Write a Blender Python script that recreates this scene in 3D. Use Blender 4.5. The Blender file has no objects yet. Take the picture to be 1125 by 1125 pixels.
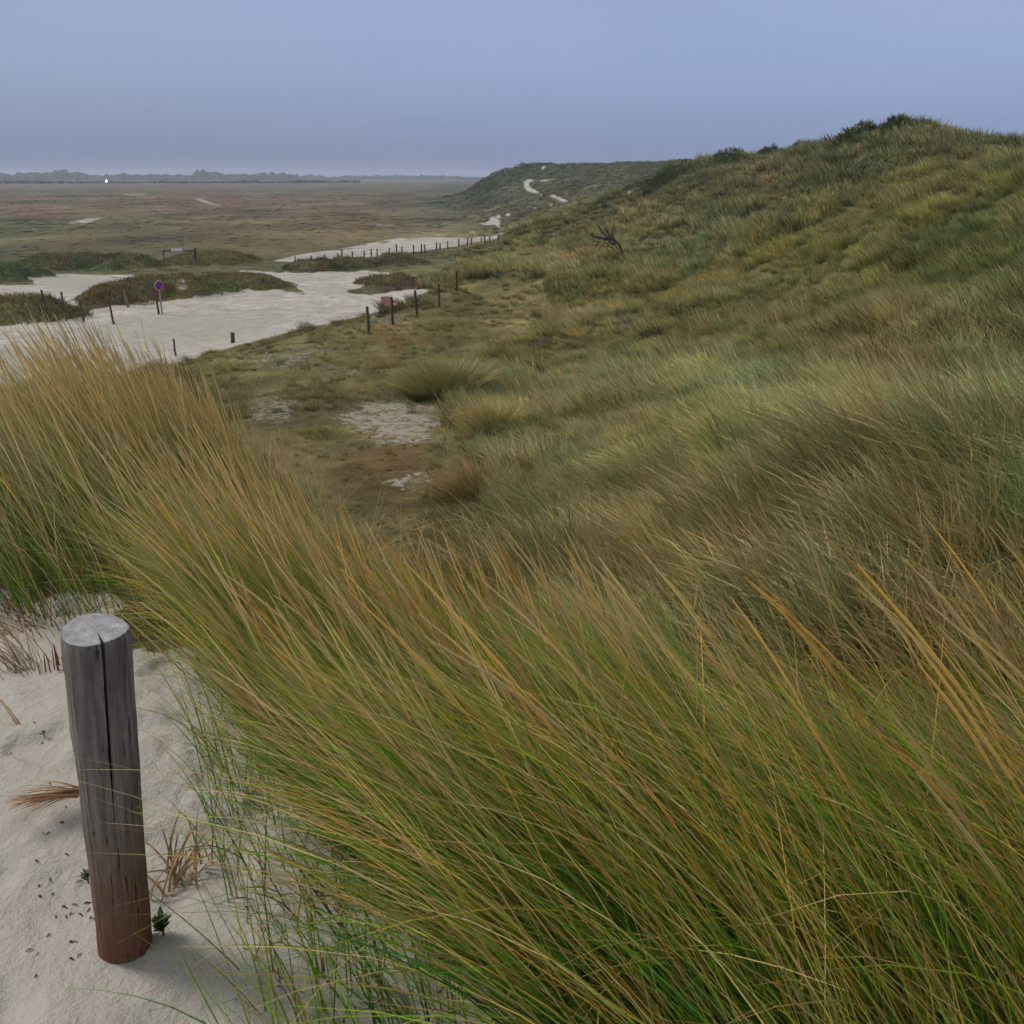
import bpy, math, numpy as np
from mathutils import Vector, Matrix
R = np.random.RandomState(7)
C = bpy.context.scene.collection
rad = math.radians

# ------------------------------------------------------------------ camera model (photo is 1125 px square)
F, CH, PITCH = 1000.0, 1.54, rad(20.2)
SP, CP = math.sin(PITCH), math.cos(PITCH)
def ray(px, py):
    X = (np.asarray(px, float)-562.5)/F; Y = (np.asarray(py, float)-562.5)/F
    return X, CP-Y*SP, -SP-Y*CP
def at_r(px, py, r):
    x, y, z = ray(px, py); t = r/np.hypot(x, y)
    return x*t, y*t, CH+z*t
def at_z(px, py, zz):
    x, y, z = ray(px, py); t = (zz-CH)/z   # where the view line meets the level zz
    return x*t, y*t, zz
def project(x, y, z):
    f = y*CP-(z-CH)*SP; u = y*SP+(z-CH)*CP
    f = np.where(f < .05, .05, f)
    return 562.5+F*x/f, 562.5-F*u/f

# ------------------------------------------------------------------ noise
_P = R.permutation(4096); _V = R.rand(4096)
def vnoise(x, y):
    xi = np.floor(x).astype(np.int64); yi = np.floor(y).astype(np.int64)
    fx = x-xi; fy = y-yi; fx = fx*fx*(3-2*fx); fy = fy*fy*(3-2*fy)
    h = lambda a, b: _V[_P[(_P[a & 4095]+b) & 4095]]
    return (h(xi, yi)*(1-fx)+h(xi+1, yi)*fx)*(1-fy)+(h(xi, yi+1)*(1-fx)+h(xi+1, yi+1)*fx)*fy
def fbm(x, y, o=4, g=.5):
    a = 1; s = 0; n = 0
    for k in range(o):
        s = s+a*(vnoise(x+k*31.7, y-k*17.3)-.5); n += a; a *= g; x = x*2.03; y = y*2.03
    return s/n*2
def sst(a, b, x):
    t = np.clip((x-a)/(b-a), 0, 1); return t*t*(3-2*t)
def lin(c):
    c = np.asarray(c, float)/255.; return np.where(c <= .04045, c/12.92, ((c+.055)/1.055)**2.4)

# ------------------------------------------------------------------ terrain: control points (photo x, photo y, distance) and (azimuth deg, distance, height)
PZ = -7.0
ctl = []
for px, py, r in [
    (450,540,16),(430,480,21),(490,432,29),(300,450,24),(250,405,37),(406,368,42),(340,385,39),(330,430,29),(380,510,18),
    (458,347,47),(502,321,56),(533,305,66),(545,330,52),(560,300,72),(600,330,52),(560,365,42),(560,262,115),
    (640,288,60),(600,400,33),(700,400,30),(800,400,26),(900,400,22.5),(1000,400,19.5),(1125,400,16.5),(700,350,39),
    (600,480,19),(700,480,17),(850,480,13.5),(1000,480,11.2),(1125,480,9.6),
    (600,560,12.2),(700,560,11),(850,560,8.8),(1000,560,7.4),(1125,560,6.4),(560,625,8.6),(700,640,7.2),(850,640,6),
    (800,310,45),(900,310,37),(1000,310,30),(1125,310,23),(1125,214,33),(1040,236,36),(950,265,39),(860,300,42),
    (1040,154,60),(1090,162,56),(1125,176,52),(1180,196,50),(985,152,62),(930,164,68),(870,176,80),(1090,166,66),(1125,176,66),(1040,157,72),(1170,185,66),(800,182,95),(765,187,112),
    (900,225,55),(800,235,66),(700,262,72),(640,255,92),(720,215,98),(1000,195,50),(1100,180,46),(600,240,150),(680,225,120),
    (560,181,330),(600,180,335),(640,181,330),(655,187,310),(700,182,280),(740,178,250),(528,199,335),(600,205,270),
    (590,232,190),(560,242,185),(630,222,200),(680,205,190),(545,213,300),(522,203.5,400),(520,215,330),(543,192,335),(700,195,210)]:
    x, y, z = at_r(px, py, r); ctl.append((math.atan2(x, y), math.log(r), z))
for a, r, z in [
    (-28,1,0),(-28,2,0),(-28,3.2,0),(-28,4.5,-.05),(-28,6,-.42),(-28,8,-1.0),(-28,12,-3),(-28,25,-5.8),(-28,40,-6.9),
    (-21,1.7,0),(-21,3,0),(-21,4.6,.02),(-23,5.8,-.2),(-21,7,-1),(-21,10,-2.4),(-21,16,-4.2),(-14,1,0),(-14,2,0),(-14,3,-.12),(-14,4,-.5),(-14,6,-1.5),(-14,10,-3.0),
    (-7,2.2,-.02),(-7,3.2,-.45),(-7,6,-1.9),(0,.6,0),(0,1.2,0),(0,2,-.02),(0,3,-.42),(0,4.5,-1.2),(0,6.5,-1.9),
    (12,1,.05),(12,2,.05),(12,3,-.42),(12,4.5,-1.1),(28,.8,.15),(28,1.6,.1),(28,2.6,-.2),(28,4,-.7),
    (45,1,.2),(45,3,-.1),(45,6,-.5),(45,12,-.5),(45,25,1),(45,50,4),(45,100,3),(-45,1,0),(-45,4,0),(-45,8,-.8),(-45,14,-3.4),(-45,40,-7),
    (80,2,.1),(80,8,0),(80,30,3),(80,100,3),(-80,2,0),(-80,6,0),(-80,15,-3),(-80,45,-7),(130,2,0),(130,10,0),(130,60,3),(-130,2,0),(-130,10,-.5),(-130,50,-6),
    (180,2,0),(180,8,-.2),(180,50,-1),(-180,2,0),(-180,8,-.2),(-180,50,-1),
    (25,85,1.5),(31,85,1.5),(20,110,1.5),(15,140,1),(10,180,1),(0,500,-7),(8,450,-6),(16,400,-5),(30,250,-3),(45,400,-6),(80,400,-6),(130,400,-6),(-130,400,-7),(180,400,-6),(-180,400,-7)]:
    ctl.append((rad(a), math.log(r), z))
ctl = np.array(ctl)
def tps(d2): return .5*d2*np.log(d2+1e-9)
def solve():
    n = len(ctl); d2 = (ctl[:, None, 0]-ctl[None, :, 0])**2+(ctl[:, None, 1]-ctl[None, :, 1])**2
    A = np.zeros((n+3, n+3)); A[:n, :n] = tps(d2)+np.eye(n)*2e-4; A[:n, n] = 1; A[:n, n+1:] = ctl[:, :2]; A[n, :n] = 1; A[n+1:, :n] = ctl[:, :2].T
    b = np.zeros(n+3); b[:n] = ctl[:, 2]; return np.linalg.solve(A, b)
W = solve()
def tps_eval(a, l):
    out = np.empty(a.size); n = len(ctl)
    for i in range(0, a.size, 60000):
        aa, ll = a[i:i+60000], l[i:i+60000]
        out[i:i+60000] = tps((aa[:, None]-ctl[None, :, 0])**2+(ll[:, None]-ctl[None, :, 1])**2)@W[:n]+W[n]+W[n+1]*aa+W[n+2]*ll
    return out
def inpoly(x, y, P):
    c = np.zeros(x.shape, bool); n = len(P)
    for i in range(n):
        (x1, y1), (x2, y2) = P[i], P[i-1]
        if y1 == y2: continue
        c ^= ((y1 > y) != (y2 > y)) & (x < (x2-x1)*(y-y1)/(y2-y1)+x1)
    return c
def sdist(x, y, P):
    d = np.full(x.shape, 1e9)
    for i in range(len(P)):
        (x1, y1), (x2, y2) = P[i], P[i-1]; dx, dy = x2-x1, y2-y1
        t = np.clip(((x-x1)*dx+(y-y1)*dy)/(dx*dx+dy*dy+1e-12), 0, 1)
        d = np.minimum(d, np.hypot(x-x1-t*dx, y-y1-t*dy))
    return np.where(inpoly(x, y, P), d, -d)
foot = []
for px, py in [(-60,398),(100,396),(205,393),(340,361),(400,346),(450,324),(480,316),(500,300),(530,284),(552,268),(562,258),(556,252),(545,240),(525,226),(508,213),(500,205),(497,199.5)]:
    x, y, _ = at_z(px, py, PZ); foot.append((math.atan2(x, y), math.log(math.hypot(x, y))))
foot = [(-1.7, 3.8)]+foot+[(foot[-1][0], math.log(9000)), (-1.7, math.log(9000))]
# hummocks beside the sand clearing: photo x, photo y of centre base, distance, half width, half depth, height, rotation
MOUNDS = [
    ('a', 22, 350, 5.2, 3.0, 1.25, 0), ('b1', 135, 330, 3.6, 3.4, 1.15, 0), ('b2', 185, 322, 5.6, 4.2, 1.2, 0), ('b3', 262, 315, 5.2, 3.4, .95, 0), ('c', 8, 305, 4.2, 4.5, 1.1, 0),
    ('d1', 75, 293, 6.0, 5.5, 1.15, 0), ('d2', 135, 293, 4.6, 4.5, 1.15, 0), ('e0', 230, 288, 6.0, 6.0, .9, 0), ('e1', 345, 296, 3.6, 3.2, .85, 0), ('e2', 385, 293, 3.0, 3.0, .75, 0), ('e3', 437, 290, 3.6, 4.0, .9, 0), ('f', 430, 312, 3.6, 3.0, .62, 0)]
MP = []
for m in MOUNDS:
    x, y, _ = at_z(m[1], m[2], PZ); MP.append((x, y, m[3], m[4], m[5]))
def bumps(x, y):
    z = np.zeros(x.shape)
    for bx, by, rx, ry, h in MP:
        d = np.sqrt(((x-bx)/rx)**2+((y-by)/ry)**2)+.16*fbm(x*.6+bx, y*.6, 3)
        z = np.maximum(z, h*(1-sst(.35, 1.05, d)))
    return z
DIMP = [(R.uniform(-3.2, .1), R.uniform(.6, 3.4), R.uniform(.03, .11), R.uniform(.008, .030)) for _ in range(90)]
def H(x, y, fine=True):
    x = np.asarray(x, float).ravel(); y = np.asarray(y, float).ravel()
    r = np.maximum(np.hypot(x, y), .3); a = np.arctan2(x, y); l = np.log(r)
    z = tps_eval(a, l)
    w = sst(-.03, .05, sdist(a, l, foot)); z = z*(1-w)+PZ*w
    w2 = sst(math.log(440), math.log(560), l); z = z*(1-w2)+PZ*w2; w = np.maximum(w, w2)
    dune = (1-w)*sst(6, 14, r)
    z = z+dune*(fbm(x*.22, y*.22, 3)*.42*sst(10, 30, r)+fbm(x*.06+9, y*.06, 3)*1.0*sst(45, 110, r)*(1-.2*sst(200,300,r)))
    z = z+dune*sst(45, 62, r)*fbm(x*.2+2, y*.2, 3)*.9*(1-sst(150, 220, r))
    z = z+dune*sst(150, 260, r)*(fbm(x*.035+4, y*.035, 4)*1.5-np.abs(fbm(x*.05, y*.02+4, 3))*1.6+.4)
    z = z+w*sst(60, 120, r)*fbm(x*.03, y*.03, 3)*.12
    z = z+bumps(x, y)
    if fine:
        near = 1-sst(6, 12, r)
        z = z+near*(fbm(x*1.6, y*1.6, 3)*.035+fbm(x*9, y*9, 3)*.0085-.018*sst(.15, .5, fbm(x*6+3, y*6, 2)))
        for dx, dy, dr, dd in DIMP: z = z-near*dd*np.exp(-((x-dx)**2+(y-dy)**2)/dr**2)*(1+.0*x)+near*dd*.35*np.exp(-((x-dx-dr)**2+(y-dy-dr*.6)**2)/(dr*.9)**2)
        z = z+(1-near)*fbm(x*.9, y*.9, 3)*.06*(1-w*.6)
    return z
RS = np.exp(np.linspace(math.log(.8), math.log(3000), 1600))
def ground(px, py, rmin=.8):
    x, y, z = ray(px, py); h = math.hypot(x, y); t = RS/h
    zz = H(x*t, y*t, False); under = np.where((CH+z*t < zz) & (RS > rmin))[0]
    k = under[0] if len(under) else len(RS)-1
    return float(x*t[k]), float(y*t[k]), float(H(x*t[k], y*t[k])[0]), float(RS[k])

# ------------------------------------------------------------------ colour and cover fields of the land (fixed to the ground)
SAND = [
    [(-60,368),(0,358),(60,352),(85,343),(140,334),(200,329),(240,321),(300,318),(335,323),(325,313),(290,303),(262,297),(285,298),(320,299),(400,298),(425,299),(438,302),(405,312),(380,321),(405,324),(455,318),(478,318),(455,327),(440,335),(400,346),(340,359),(260,379),(208,393),(160,412),(-60,440)],
    [(22,300),(60,301),(100,302),(150,303),(128,309),(105,317),(90,328),(76,345),(55,333),(0,328),(-60,326),(-60,313),(40,313)],
    [(296,287),(340,278),(400,269),(436,262),(480,261),(512,262),(545,259),(562,254),(556,259),(540,263),(500,270),(465,275),(430,279),(380,284),(330,288)],
    [(515,243),(533,245),(538,240),(541,238),(551,244),(550,247),(553,251),(550,252),(545,247),(534,247)],
    [(544,238),(552,236),(548,240)],[(556,236),(561,235),(558,238)],[(545,258),(553,256),(559,253),(567,251),(564,254),(556,257),(548,259)],
    [(575,200),(581,197),(596,197.5),(610,196.5),(598,199.5),(583,200),(580,203),(583,207.5),(594,211.5),(597,214),(586,212),(578,208)],
    [(604,214.5),(611,215.5),(619,218.5),(627,221.5),(618,222),(610,218)],[(602,223),(609,225.5),(605,227)],[(580,227),(592,228),(586,230)],
    [(758,183),(763,178),(768,183),(765,189),(757,188)],[(688,211),(695,209),(693,213)],[(952,208),(966,203),(962,210),(955,212)],[(976,178),(987,175),(985,180)],
    [(561,183.5),(572,182),(568,184)],[(595,184),(600,181.5),(596,187)],
    ]
DULL = [
    [(192,317),(201,306),(208,311),(207,319),(198,321)],
    [(207,217.5),(222,218),(236,224),(246,225),(240,227),(226,223)],[(408,246),(435,247),(430,248.5),(412,248)],
    [(75,245),(95,239),(124,237.5),(108,242),(90,247)],[(133,213),(162,213),(160,215),(136,215)],
]
PALE = [  # bleached litter, lichen and thin sand showing through turf: x, y, rx, ry, strength
    (432,462,66,30,1.0),(300,447,34,20,.62),(462,528,46,13,.42),(300,395,70,13,.55),(432,350,32,11,.5),(330,384,60,8,.35),(785,542,26,12,.8),(560,600,22,16,.35),(372,408,40,7,.45),(690,262,10,4,.0)]
PAL = np.array([  # x, y, r, g, b of the cover as photographed
    (60,205,88,96,108),(300,205,84,92,100),(60,212,80,86,72),(300,212,74,82,66),(450,210,74,80,66),(0,222,88,84,66),(120,220,84,80,64),(250,222,88,74,70),(420,222,82,76,68),(40,230,92,74,70),(200,232,90,78,72),(350,234,88,76,66),(480,226,72,78,64),
    (60,248,66,78,56),(150,246,70,82,58),(30,246,58,72,52),(250,246,92,86,70),(400,248,86,80,62),(480,245,62,76,60),(100,262,88,86,58),(250,262,90,86,58),(400,260,88,86,58),(60,276,84,78,52),(170,276,88,84,60),(250,278,92,86,58),(330,270,90,88,58),
    (60,290,66,76,52),(130,290,60,70,48),(20,300,62,72,48),(230,290,78,78,50),(180,305,88,80,52),(140,320,70,62,42),(120,330,66,56,38),(210,315,74,74,46),(250,308,64,76,50),(300,312,66,72,46),(20,335,74,72,44),(40,350,58,64,42),(10,350,58,70,46),
    (345,290,78,76,54),(350,297,52,60,42),(400,290,60,58,44),(440,287,70,72,52),(430,312,56,44,36),(450,305,90,92,62),(400,312,60,62,42),
    (520,290,104,102,68),(540,275,84,74,50),(560,245,66,74,54),(600,250,80,76,48),(560,270,96,92,58),(620,225,78,80,62),(560,215,78,84,70),(600,190,72,80,68),(660,195,74,82,68),(710,190,78,84,68),(640,240,86,80,52),(700,225,86,80,54),(520,215,76,82,72),(480,215,74,80,74),
    (330,400,80,76,46),(260,395,86,82,46),(400,390,84,80,48),(480,360,80,76,44),(440,375,88,74,44),(520,340,76,70,44),(540,320,82,76,48),(500,385,74,72,42),(380,440,70,66,42),(300,470,82,72,48),(460,500,80,62,40),(420,520,74,64,40),(500,540,74,66,42),(540,580,62,62,38),
    (490,405,84,92,62),(560,380,86,80,48),(600,340,92,84,50),(600,300,112,104,70),(640,290,108,98,68),(680,300,96,92,56),(760,250,94,94,72),(740,280,90,96,70),(820,240,84,88,64),(720,240,104,96,72),
    (600,440,96,94,60),(560,460,92,96,62),(620,430,108,104,72),(660,400,94,86,56),(700,440,90,88,60),(640,500,86,90,58),(700,520,98,92,58),(560,520,88,80,52),
    (740,330,102,96,54),(820,300,100,96,52),(900,280,94,92,44),(1000,240,96,92,42),(1100,210,88,90,42),(880,330,88,86,44),(960,300,80,82,40),(1100,270,56,68,38),(1060,300,62,72,38),(1120,320,60,70,44),
    (780,380,88,82,50),(860,380,80,74,44),(940,350,92,86,56),(990,370,90,80,58),(1060,370,92,94,68),(960,410,98,86,60),(1000,440,94,90,64),(1100,410,80,92,64),(1110,450,76,84,54),
    (830,430,98,108,78),(850,450,92,100,70),(800,415,96,102,72),(790,460,104,104,66),(740,470,100,96,62),(900,470,102,98,66),(860,490,92,100,58),(960,490,108,102,72),(1050,500,96,94,66),(1090,520,78,78,50),(1120,560,64,74,42),
    (800,520,108,104,68),(900,520,108,104,66),(980,540,96,88,60),(740,560,92,76,52),(820,560,88,80,54),(920,570,80,72,50),(1050,560,78,66,46),(1060,620,84,70,46),(640,560,92,78,54),(900,640,92,76,52),(700,620,88,76,52),(1100,650,84,68,50),
    (780,185,88,82,62),(840,180,76,80,58),(830,200,92,80,62),(880,200,78,80,58),(940,190,56,66,46),(940,150,62,66,48),(1000,150,72,74,54),(1060,160,72,76,54),(1100,160,66,74,54),(1000,190,78,76,50),(1050,200,84,80,50),(900,230,80,80,54),(860,250,88,84,58),(900,170,78,78,56),(980,215,80,74,46)], float)
_sl = ((PAL[:, 0] > 530) & (PAL[:, 1] > 215)) | (PAL[:, 0] > 770)
PAL[_sl, 2:] = PAL[_sl, 2:]*.62+np.array([104, 102, 68])*.38+4
_pl = (PAL[:, 1] < 285) & (PAL[:, 0] < 500); PAL[_pl, 2:] = (PAL[_pl, 2:]*.6+np.array([88, 74, 56])*.4)*.93
PC = lin(PAL[:, 2:])
def pxy(x, y, z):
    px, py = project(x, y, z)
    return px, py
def palette(px, py, x, y):
    r = np.hypot(x, y)
    wx = px+fbm(x*.5+3, y*.5, 4)*60; wy = py+fbm(x*.35-7, y*.35, 4)*34*np.clip(14/np.maximum(np.hypot(x, y), 1)*3, .12, 1)
    out = np.zeros((px.size, 3))
    for i in range(0, px.size, 80000):
        a, b = wx[i:i+80000, None], wy[i:i+80000, None]
        ys = np.where(b < 320, 3.2, 1.0)
        d = (a-PAL[None, :, 0])**2+((b-PAL[None, :, 1])*ys)**2+30
        w = d**-1.35; out[i:i+80000] = (w@PC)/w.sum(1)[:, None]
    # clumps of green, bleached and rusty growth
    n1 = fbm(x*.8+50, y*.8, 3); n2 = fbm(x*.3-20, y*.3, 3); n3 = fbm(x*.11+5, y*.035, 4)
    out *= (1+.42*n1*(1-sst(80, 200, r)))[:, None]
    out *= 1+n2[:, None]*np.array([.15, .04, 0.])
    far = sst(60, 150, r)[:, None]; n4 = fbm(x*.02+7, y*.012, 4); n5 = fbm(x*.07, y*.05+3, 4)
    out *= 1+far*(n3[:, None]*np.array([.55, .5, .5])+n4[:, None]*np.array([.5, .25, .35])+n5[:, None]*.75)
    return np.clip(out, .004, .9)
def sandmask(px, py, x, y, polys=None):
    m = np.full(px.shape, -99.)
    rr = np.hypot(x, y); wob = np.where(rr < 95, fbm(x*.9, y*.9, 5)*3.2, fbm(x*.14, y*.10, 4)*1.5+.2)
    for P in (polys or SAND):
        bx = [p[0] for p in P]; by = [p[1] for p in P]
        s = (px > min(bx)-12) & (px < max(bx)+12) & (py > min(by)-12) & (py < max(by)+12)
        if s.any(): m[s] = np.maximum(m[s], sdist(px[s], py[s]*1.0, P))
    return m+wob
def palemask(px, py, x, y):
    m = np.zeros(px.shape)
    for cx, cy, rx, ry, s in PALE:
        d = np.sqrt(((px-cx)/rx)**2+((py-cy)/ry)**2)+.25*fbm(x*1.1, y*1.1, 3)
        m = np.maximum(m, s*(1-sst(.55, 1.1, d)))
    return m
def nearsand(x, y):   # 1 on the bare sand around the near post
    P = [(-4,-2),(-4,2.2),(-2.3,3.1),(-1.75,2.95),(-1.35,2.6),(-.95,2.45),(-.62,1.9),(-.45,1.72),(-.25,1.55),(-.12,1.2),(-.05,.8),(.1,.3),(.4,-2)]
    return sst(-.42, -.12, sdist(x, y, P)+.26*fbm(x*3, y*3, 4))

# ------------------------------------------------------------------ mesh helpers
def tagp(o, label=None, cat=None, group=None, kind=None):
    if label: o['label'] = label
    if cat: o['category'] = cat
    if group: o['group'] = group
    if kind: o['kind'] = kind
    return o
def npmesh(name, V, Q, mat, parent=None, cols=None, smooth=False, link=True, extra=None):
    me = bpy.data.meshes.new(name); V = np.asarray(V, np.float32); Q = np.asarray(Q, np.int32)
    me.vertices.add(len(V)); me.vertices.foreach_set('co', V.ravel())
    k = Q.shape[1]; me.loops.add(Q.size); me.loops.foreach_set('vertex_index', Q.ravel())
    me.polygons.add(len(Q)); me.polygons.foreach_set('loop_start', np.arange(0, Q.size, k, dtype=np.int32))
    me.polygons.foreach_set('use_smooth', np.full(len(Q), smooth))
    me.update(calc_edges=True)
    if cols is not None:
        at = me.color_attributes.new('col', 'FLOAT_COLOR', 'POINT')
        c = np.ones((len(V), 4), np.float32); c[:, :3] = cols; at.data.foreach_set('color', c.ravel())
    for kk, v in (extra or {}).items():
        at = me.attributes.new(kk, 'FLOAT', 'POINT'); at.data.foreach_set('value', np.asarray(v, np.float32).ravel())
    me.materials.append(mat); o = bpy.data.objects.new(name, me)
    if link: C.objects.link(o)
    if parent: o.parent = parent
    return o
def empty(name, loc):
    o = bpy.data.objects.new(name, None); o.empty_display_size = .1; o.location = loc; C.objects.link(o); return o
class MB:
    def __init__(s): s.v = []; s.f = []
    def tube(s, pts, rads, n=8, cap=True):
        pts = [Vector(p) for p in pts]; b = len(s.v); up0 = None
        for i, p in enumerate(pts):
            t = (pts[min(i+1, len(pts)-1)]-pts[max(i-1, 0)]).normalized()
            if up0 is None: up0 = Vector((1, 0, 0)) if abs(t.x) < .8 else Vector((0, 1, 0))
            u = (up0-t*up0.dot(t)).normalized(); w = t.cross(u); up0 = u
            rr = rads[i] if hasattr(rads, '__len__') else rads
            for k in range(n):
                a = 2*math.pi*k/n; s.v.append(p+u*math.cos(a)*rr+w*math.sin(a)*rr)
        for i in range(len(pts)-1):
            for k in range(n):
                k2 = (k+1) % n; s.f.append((b+i*n+k, b+i*n+k2, b+(i+1)*n+k2, b+(i+1)*n+k))
        if cap:
            s.f.append(tuple(b+k for k in range(n))[::-1]); s.f.append(tuple(b+(len(pts)-1)*n+k for k in range(n)))
        return s
    def box(s, c, sx, sy, sz, rot=None):
        b = len(s.v); c = Vector(c)
        for i in (-1, 1):
            for j in (-1, 1):
                for k in (-1, 1):
                    v = Vector((i*sx/2, j*sy/2, k*sz/2)); v = rot@v if rot else v; s.v.append(c+v)
        for q in ((0,1,3,2),(4,6,7,5),(0,4,5,1),(2,3,7,6),(0,2,6,4),(1,5,7,3)): s.f.append(tuple(b+i for i in q))
        return s
    def build(s, name, mat, parent=None, bevel=0):
        me = bpy.data.meshes.new(name); me.from_pydata([tuple(v) for v in s.v], [], s.f); me.update()
        me.materials.append(mat); o = bpy.data.objects.new(name, me); C.objects.link(o)
        if parent: o.parent = parent
        if bevel:
            m = o.modifiers.new('bevel', 'BEVEL'); m.width = bevel; m.segments = 2
        return o

# ------------------------------------------------------------------ materials
class N:
    def __init__(s, name):
        s.m = bpy.data.materials.new(name); s.m.use_nodes = True; s.t = s.m.node_tree; s.b = s.t.nodes['Principled BSDF']; s.out = s.t.nodes['Material Output']
        s.b.inputs['Specular IOR Level'].default_value = .2
    def n(s, t, **k):
        nd = s.t.nodes.new(t)
        for a, v in k.items():
            if a in nd.inputs: nd.inputs[a].default_value = v
            else: setattr(nd, a, v)
        return nd
    def l(s, a, b): s.t.links.new(a, b)
    def noise(s, vec, scale, detail=4, rough=.55):
        nd = s.n('ShaderNodeTexNoise'); nd.inputs['Scale'].default_value = scale; nd.inputs['Detail'].default_value = detail; nd.inputs['Roughness'].default_value = rough
        if vec is not None: s.l(vec, nd.inputs['Vector'])
        return nd.outputs['Fac']
    def mr(s, v, a, b, c, d):
        nd = s.n('ShaderNodeMapRange'); s.l(v, nd.inputs[0])
        for i, q in enumerate((a, b, c, d)): nd.inputs[i+1].default_value = q
        return nd.outputs[0]
    def math(s, op, a, b):
        nd = s.n('ShaderNodeMath', operation=op)
        for i, q in enumerate((a, b)):
            if isinstance(q, (int, float)): nd.inputs[i].default_value = q
            else: s.l(q, nd.inputs[i])
        return nd.outputs[0]
    def mix(s, f, a, b, mode='MIX'):
        nd = s.n('ShaderNodeMix', data_type='RGBA', blend_type=mode)
        for i, q in ((0, f), (6, a), (7, b)):
            if isinstance(q, (int, float)): nd.inputs[i].default_value = q
            elif isinstance(q, tuple): nd.inputs[i].default_value = tuple(q)+(1,)*(4-len(q))
            else: s.l(q, nd.inputs[i])
        return nd.outputs[2]
    def bump(s, h, st, dist):
        nd = s.n('ShaderNodeBump'); nd.inputs['Strength'].default_value = st; nd.inputs['Distance'].default_value = dist
        s.l(h, nd.inputs['Height']); s.l(nd.outputs[0], s.b.inputs['Normal'])
def ground_mat():
    g = N('ground'); pos = g.n('ShaderNodeNewGeometry').outputs['Position']
    col = g.n('ShaderNodeAttribute', attribute_name='col').outputs['Color']
    sand = g.n('ShaderNodeAttribute', attribute_name='sand').outputs['Fac']
    pale = g.n('ShaderNodeAttribute', attribute_name='pale').outputs['Fac']
    damp = g.n('ShaderNodeAttribute', attribute_name='gravel').outputs['Fac']
    n1 = g.noise(pos, 2.2, 6, .65); n2 = g.noise(pos, 14, 5, .7); n3 = g.noise(pos, .35, 5, .6); n4 = g.noise(pos, 260, 3, .7); n5 = g.noise(pos, 5, 3, .5)
    v = g.math('MULTIPLY', g.math('MULTIPLY', g.mr(n1, .3, .7, .6, 1.45), g.mr(n2, .3, .7, .65, 1.38)), g.math('MULTIPLY', g.mr(n3, .3, .7, .78, 1.25), g.mr(g.noise(pos, .09, 6, .7), .3, .7, .75, 1.28)))
    cc = g.mix(1.0, col, g.n('ShaderNodeCombineColor').outputs[0], 'MULTIPLY')
    comb = [x for x in g.t.nodes if x.bl_idname == 'ShaderNodeCombineColor'][-1]
    for i in range(3): g.l(v, comb.inputs[i])
    # litter flecks
    vor = g.n('ShaderNodeTexNoise'); vor.inputs['Scale'].default_value = 2.6; vor.inputs['Detail'].default_value = 7; vor.inputs['Roughness'].default_value = .72; vor.inputs['Distortion'].default_value = 1.4
    g.l(pos, vor.inputs['Vector'])
    fl = g.math('MULTIPLY', g.mr(g.math('ADD', vor.outputs['Fac'], g.math('MULTIPLY', pale, .15)), .60, .665, 0, 1), g.mr(pale, .02, .2, 0, 1))
    cc = g.mix(fl, cc, tuple(lin((150, 147, 140))*.74))
    fl2 = g.math('MULTIPLY', g.mr(g.noise(pos, 7, 4, .7), .56, .64, 0, 1), pale)
    cc = g.mix(fl2, cc, tuple(lin((144, 158, 142))*.72))
    # sand
    sc = g.mix(g.mr(n3, .35, .65, 0, 1), (.305, .303, .294), (.392, .388, .375))
    sv = g.n('ShaderNodeCombineColor'); nv = g.math('MULTIPLY', g.mr(g.noise(pos, 1.1, 8, .72), .3, .7, .62, 1.25), g.mr(g.noise(pos, .22, 5, .6), .3, .7, .85, 1.14))
    for i in range(3): g.l(nv, sv.inputs[i])
    farsand = g.n('ShaderNodeAttribute', attribute_name='far').outputs['Fac']
    sc = g.mix(farsand, sc, g.mix(1.0, sc, sv.outputs[0], 'MULTIPLY'))
    fd = g.math('MULTIPLY', farsand, g.mr(g.noise(pos, 1.9, 7, .75), .55, .64, 0, .8)); sc = g.mix(fd, sc, (.12, .105, .07))
    sc = g.mix(g.mr(n4, .35, .65, 0, .35), sc, (.20, .18, .165))
    sc = g.mix(damp, sc, g.mix(g.mr(n1, .3, .7, 0, 1), (.215, .222, .20), (.31, .312, .28)))
    sc = g.mix(g.mr(n5, .60, .72, 0, .35), sc, (.19, .16, .14))
    fac = g.math('ADD', sand, g.math('MULTIPLY', g.math('SUBTRACT', n1, .5), .7))
    cc = g.mix(g.mr(fac, .38, .6, 0, 1), cc, sc)
    g.l(cc, g.b.inputs['Base Color']); g.b.inputs['Roughness'].default_value = .95
    hgt = g.math('ADD', g.math('MULTIPLY', n2, 1.0), g.math('MULTIPLY', n4, .08)); hgt = g.math('ADD', hgt, g.math('MULTIPLY', g.noise(pos, 45, 4, .7), .35)); g.bump(hgt, .6, .03)
    return g.m
def grass_mat(name, inst=False, trans=.3):
    g = N(name); col = g.n('ShaderNodeAttribute', attribute_name='col').outputs['Color']
    if inst:
        ic = g.n('ShaderNodeAttribute', attribute_name='icol', attribute_type='INSTANCER').outputs['Color']
        col = g.mix(1.0, ic, col, 'MULTIPLY')
    g.l(col, g.b.inputs['Base Color']); g.b.inputs['Roughness'].default_value = .62; g.b.inputs['Specular IOR Level'].default_value = .25
    tr = g.n('ShaderNodeBsdfTranslucent'); g.l(col, tr.inputs['Color']); mx = g.n('ShaderNodeMixShader'); mx.inputs[0].default_value = trans
    g.l(g.b.outputs[0], mx.inputs[1]); g.l(tr.outputs[0], mx.inputs[2]); g.l(mx.outputs[0], g.out.inputs['Surface'])
    return g.m
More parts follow.
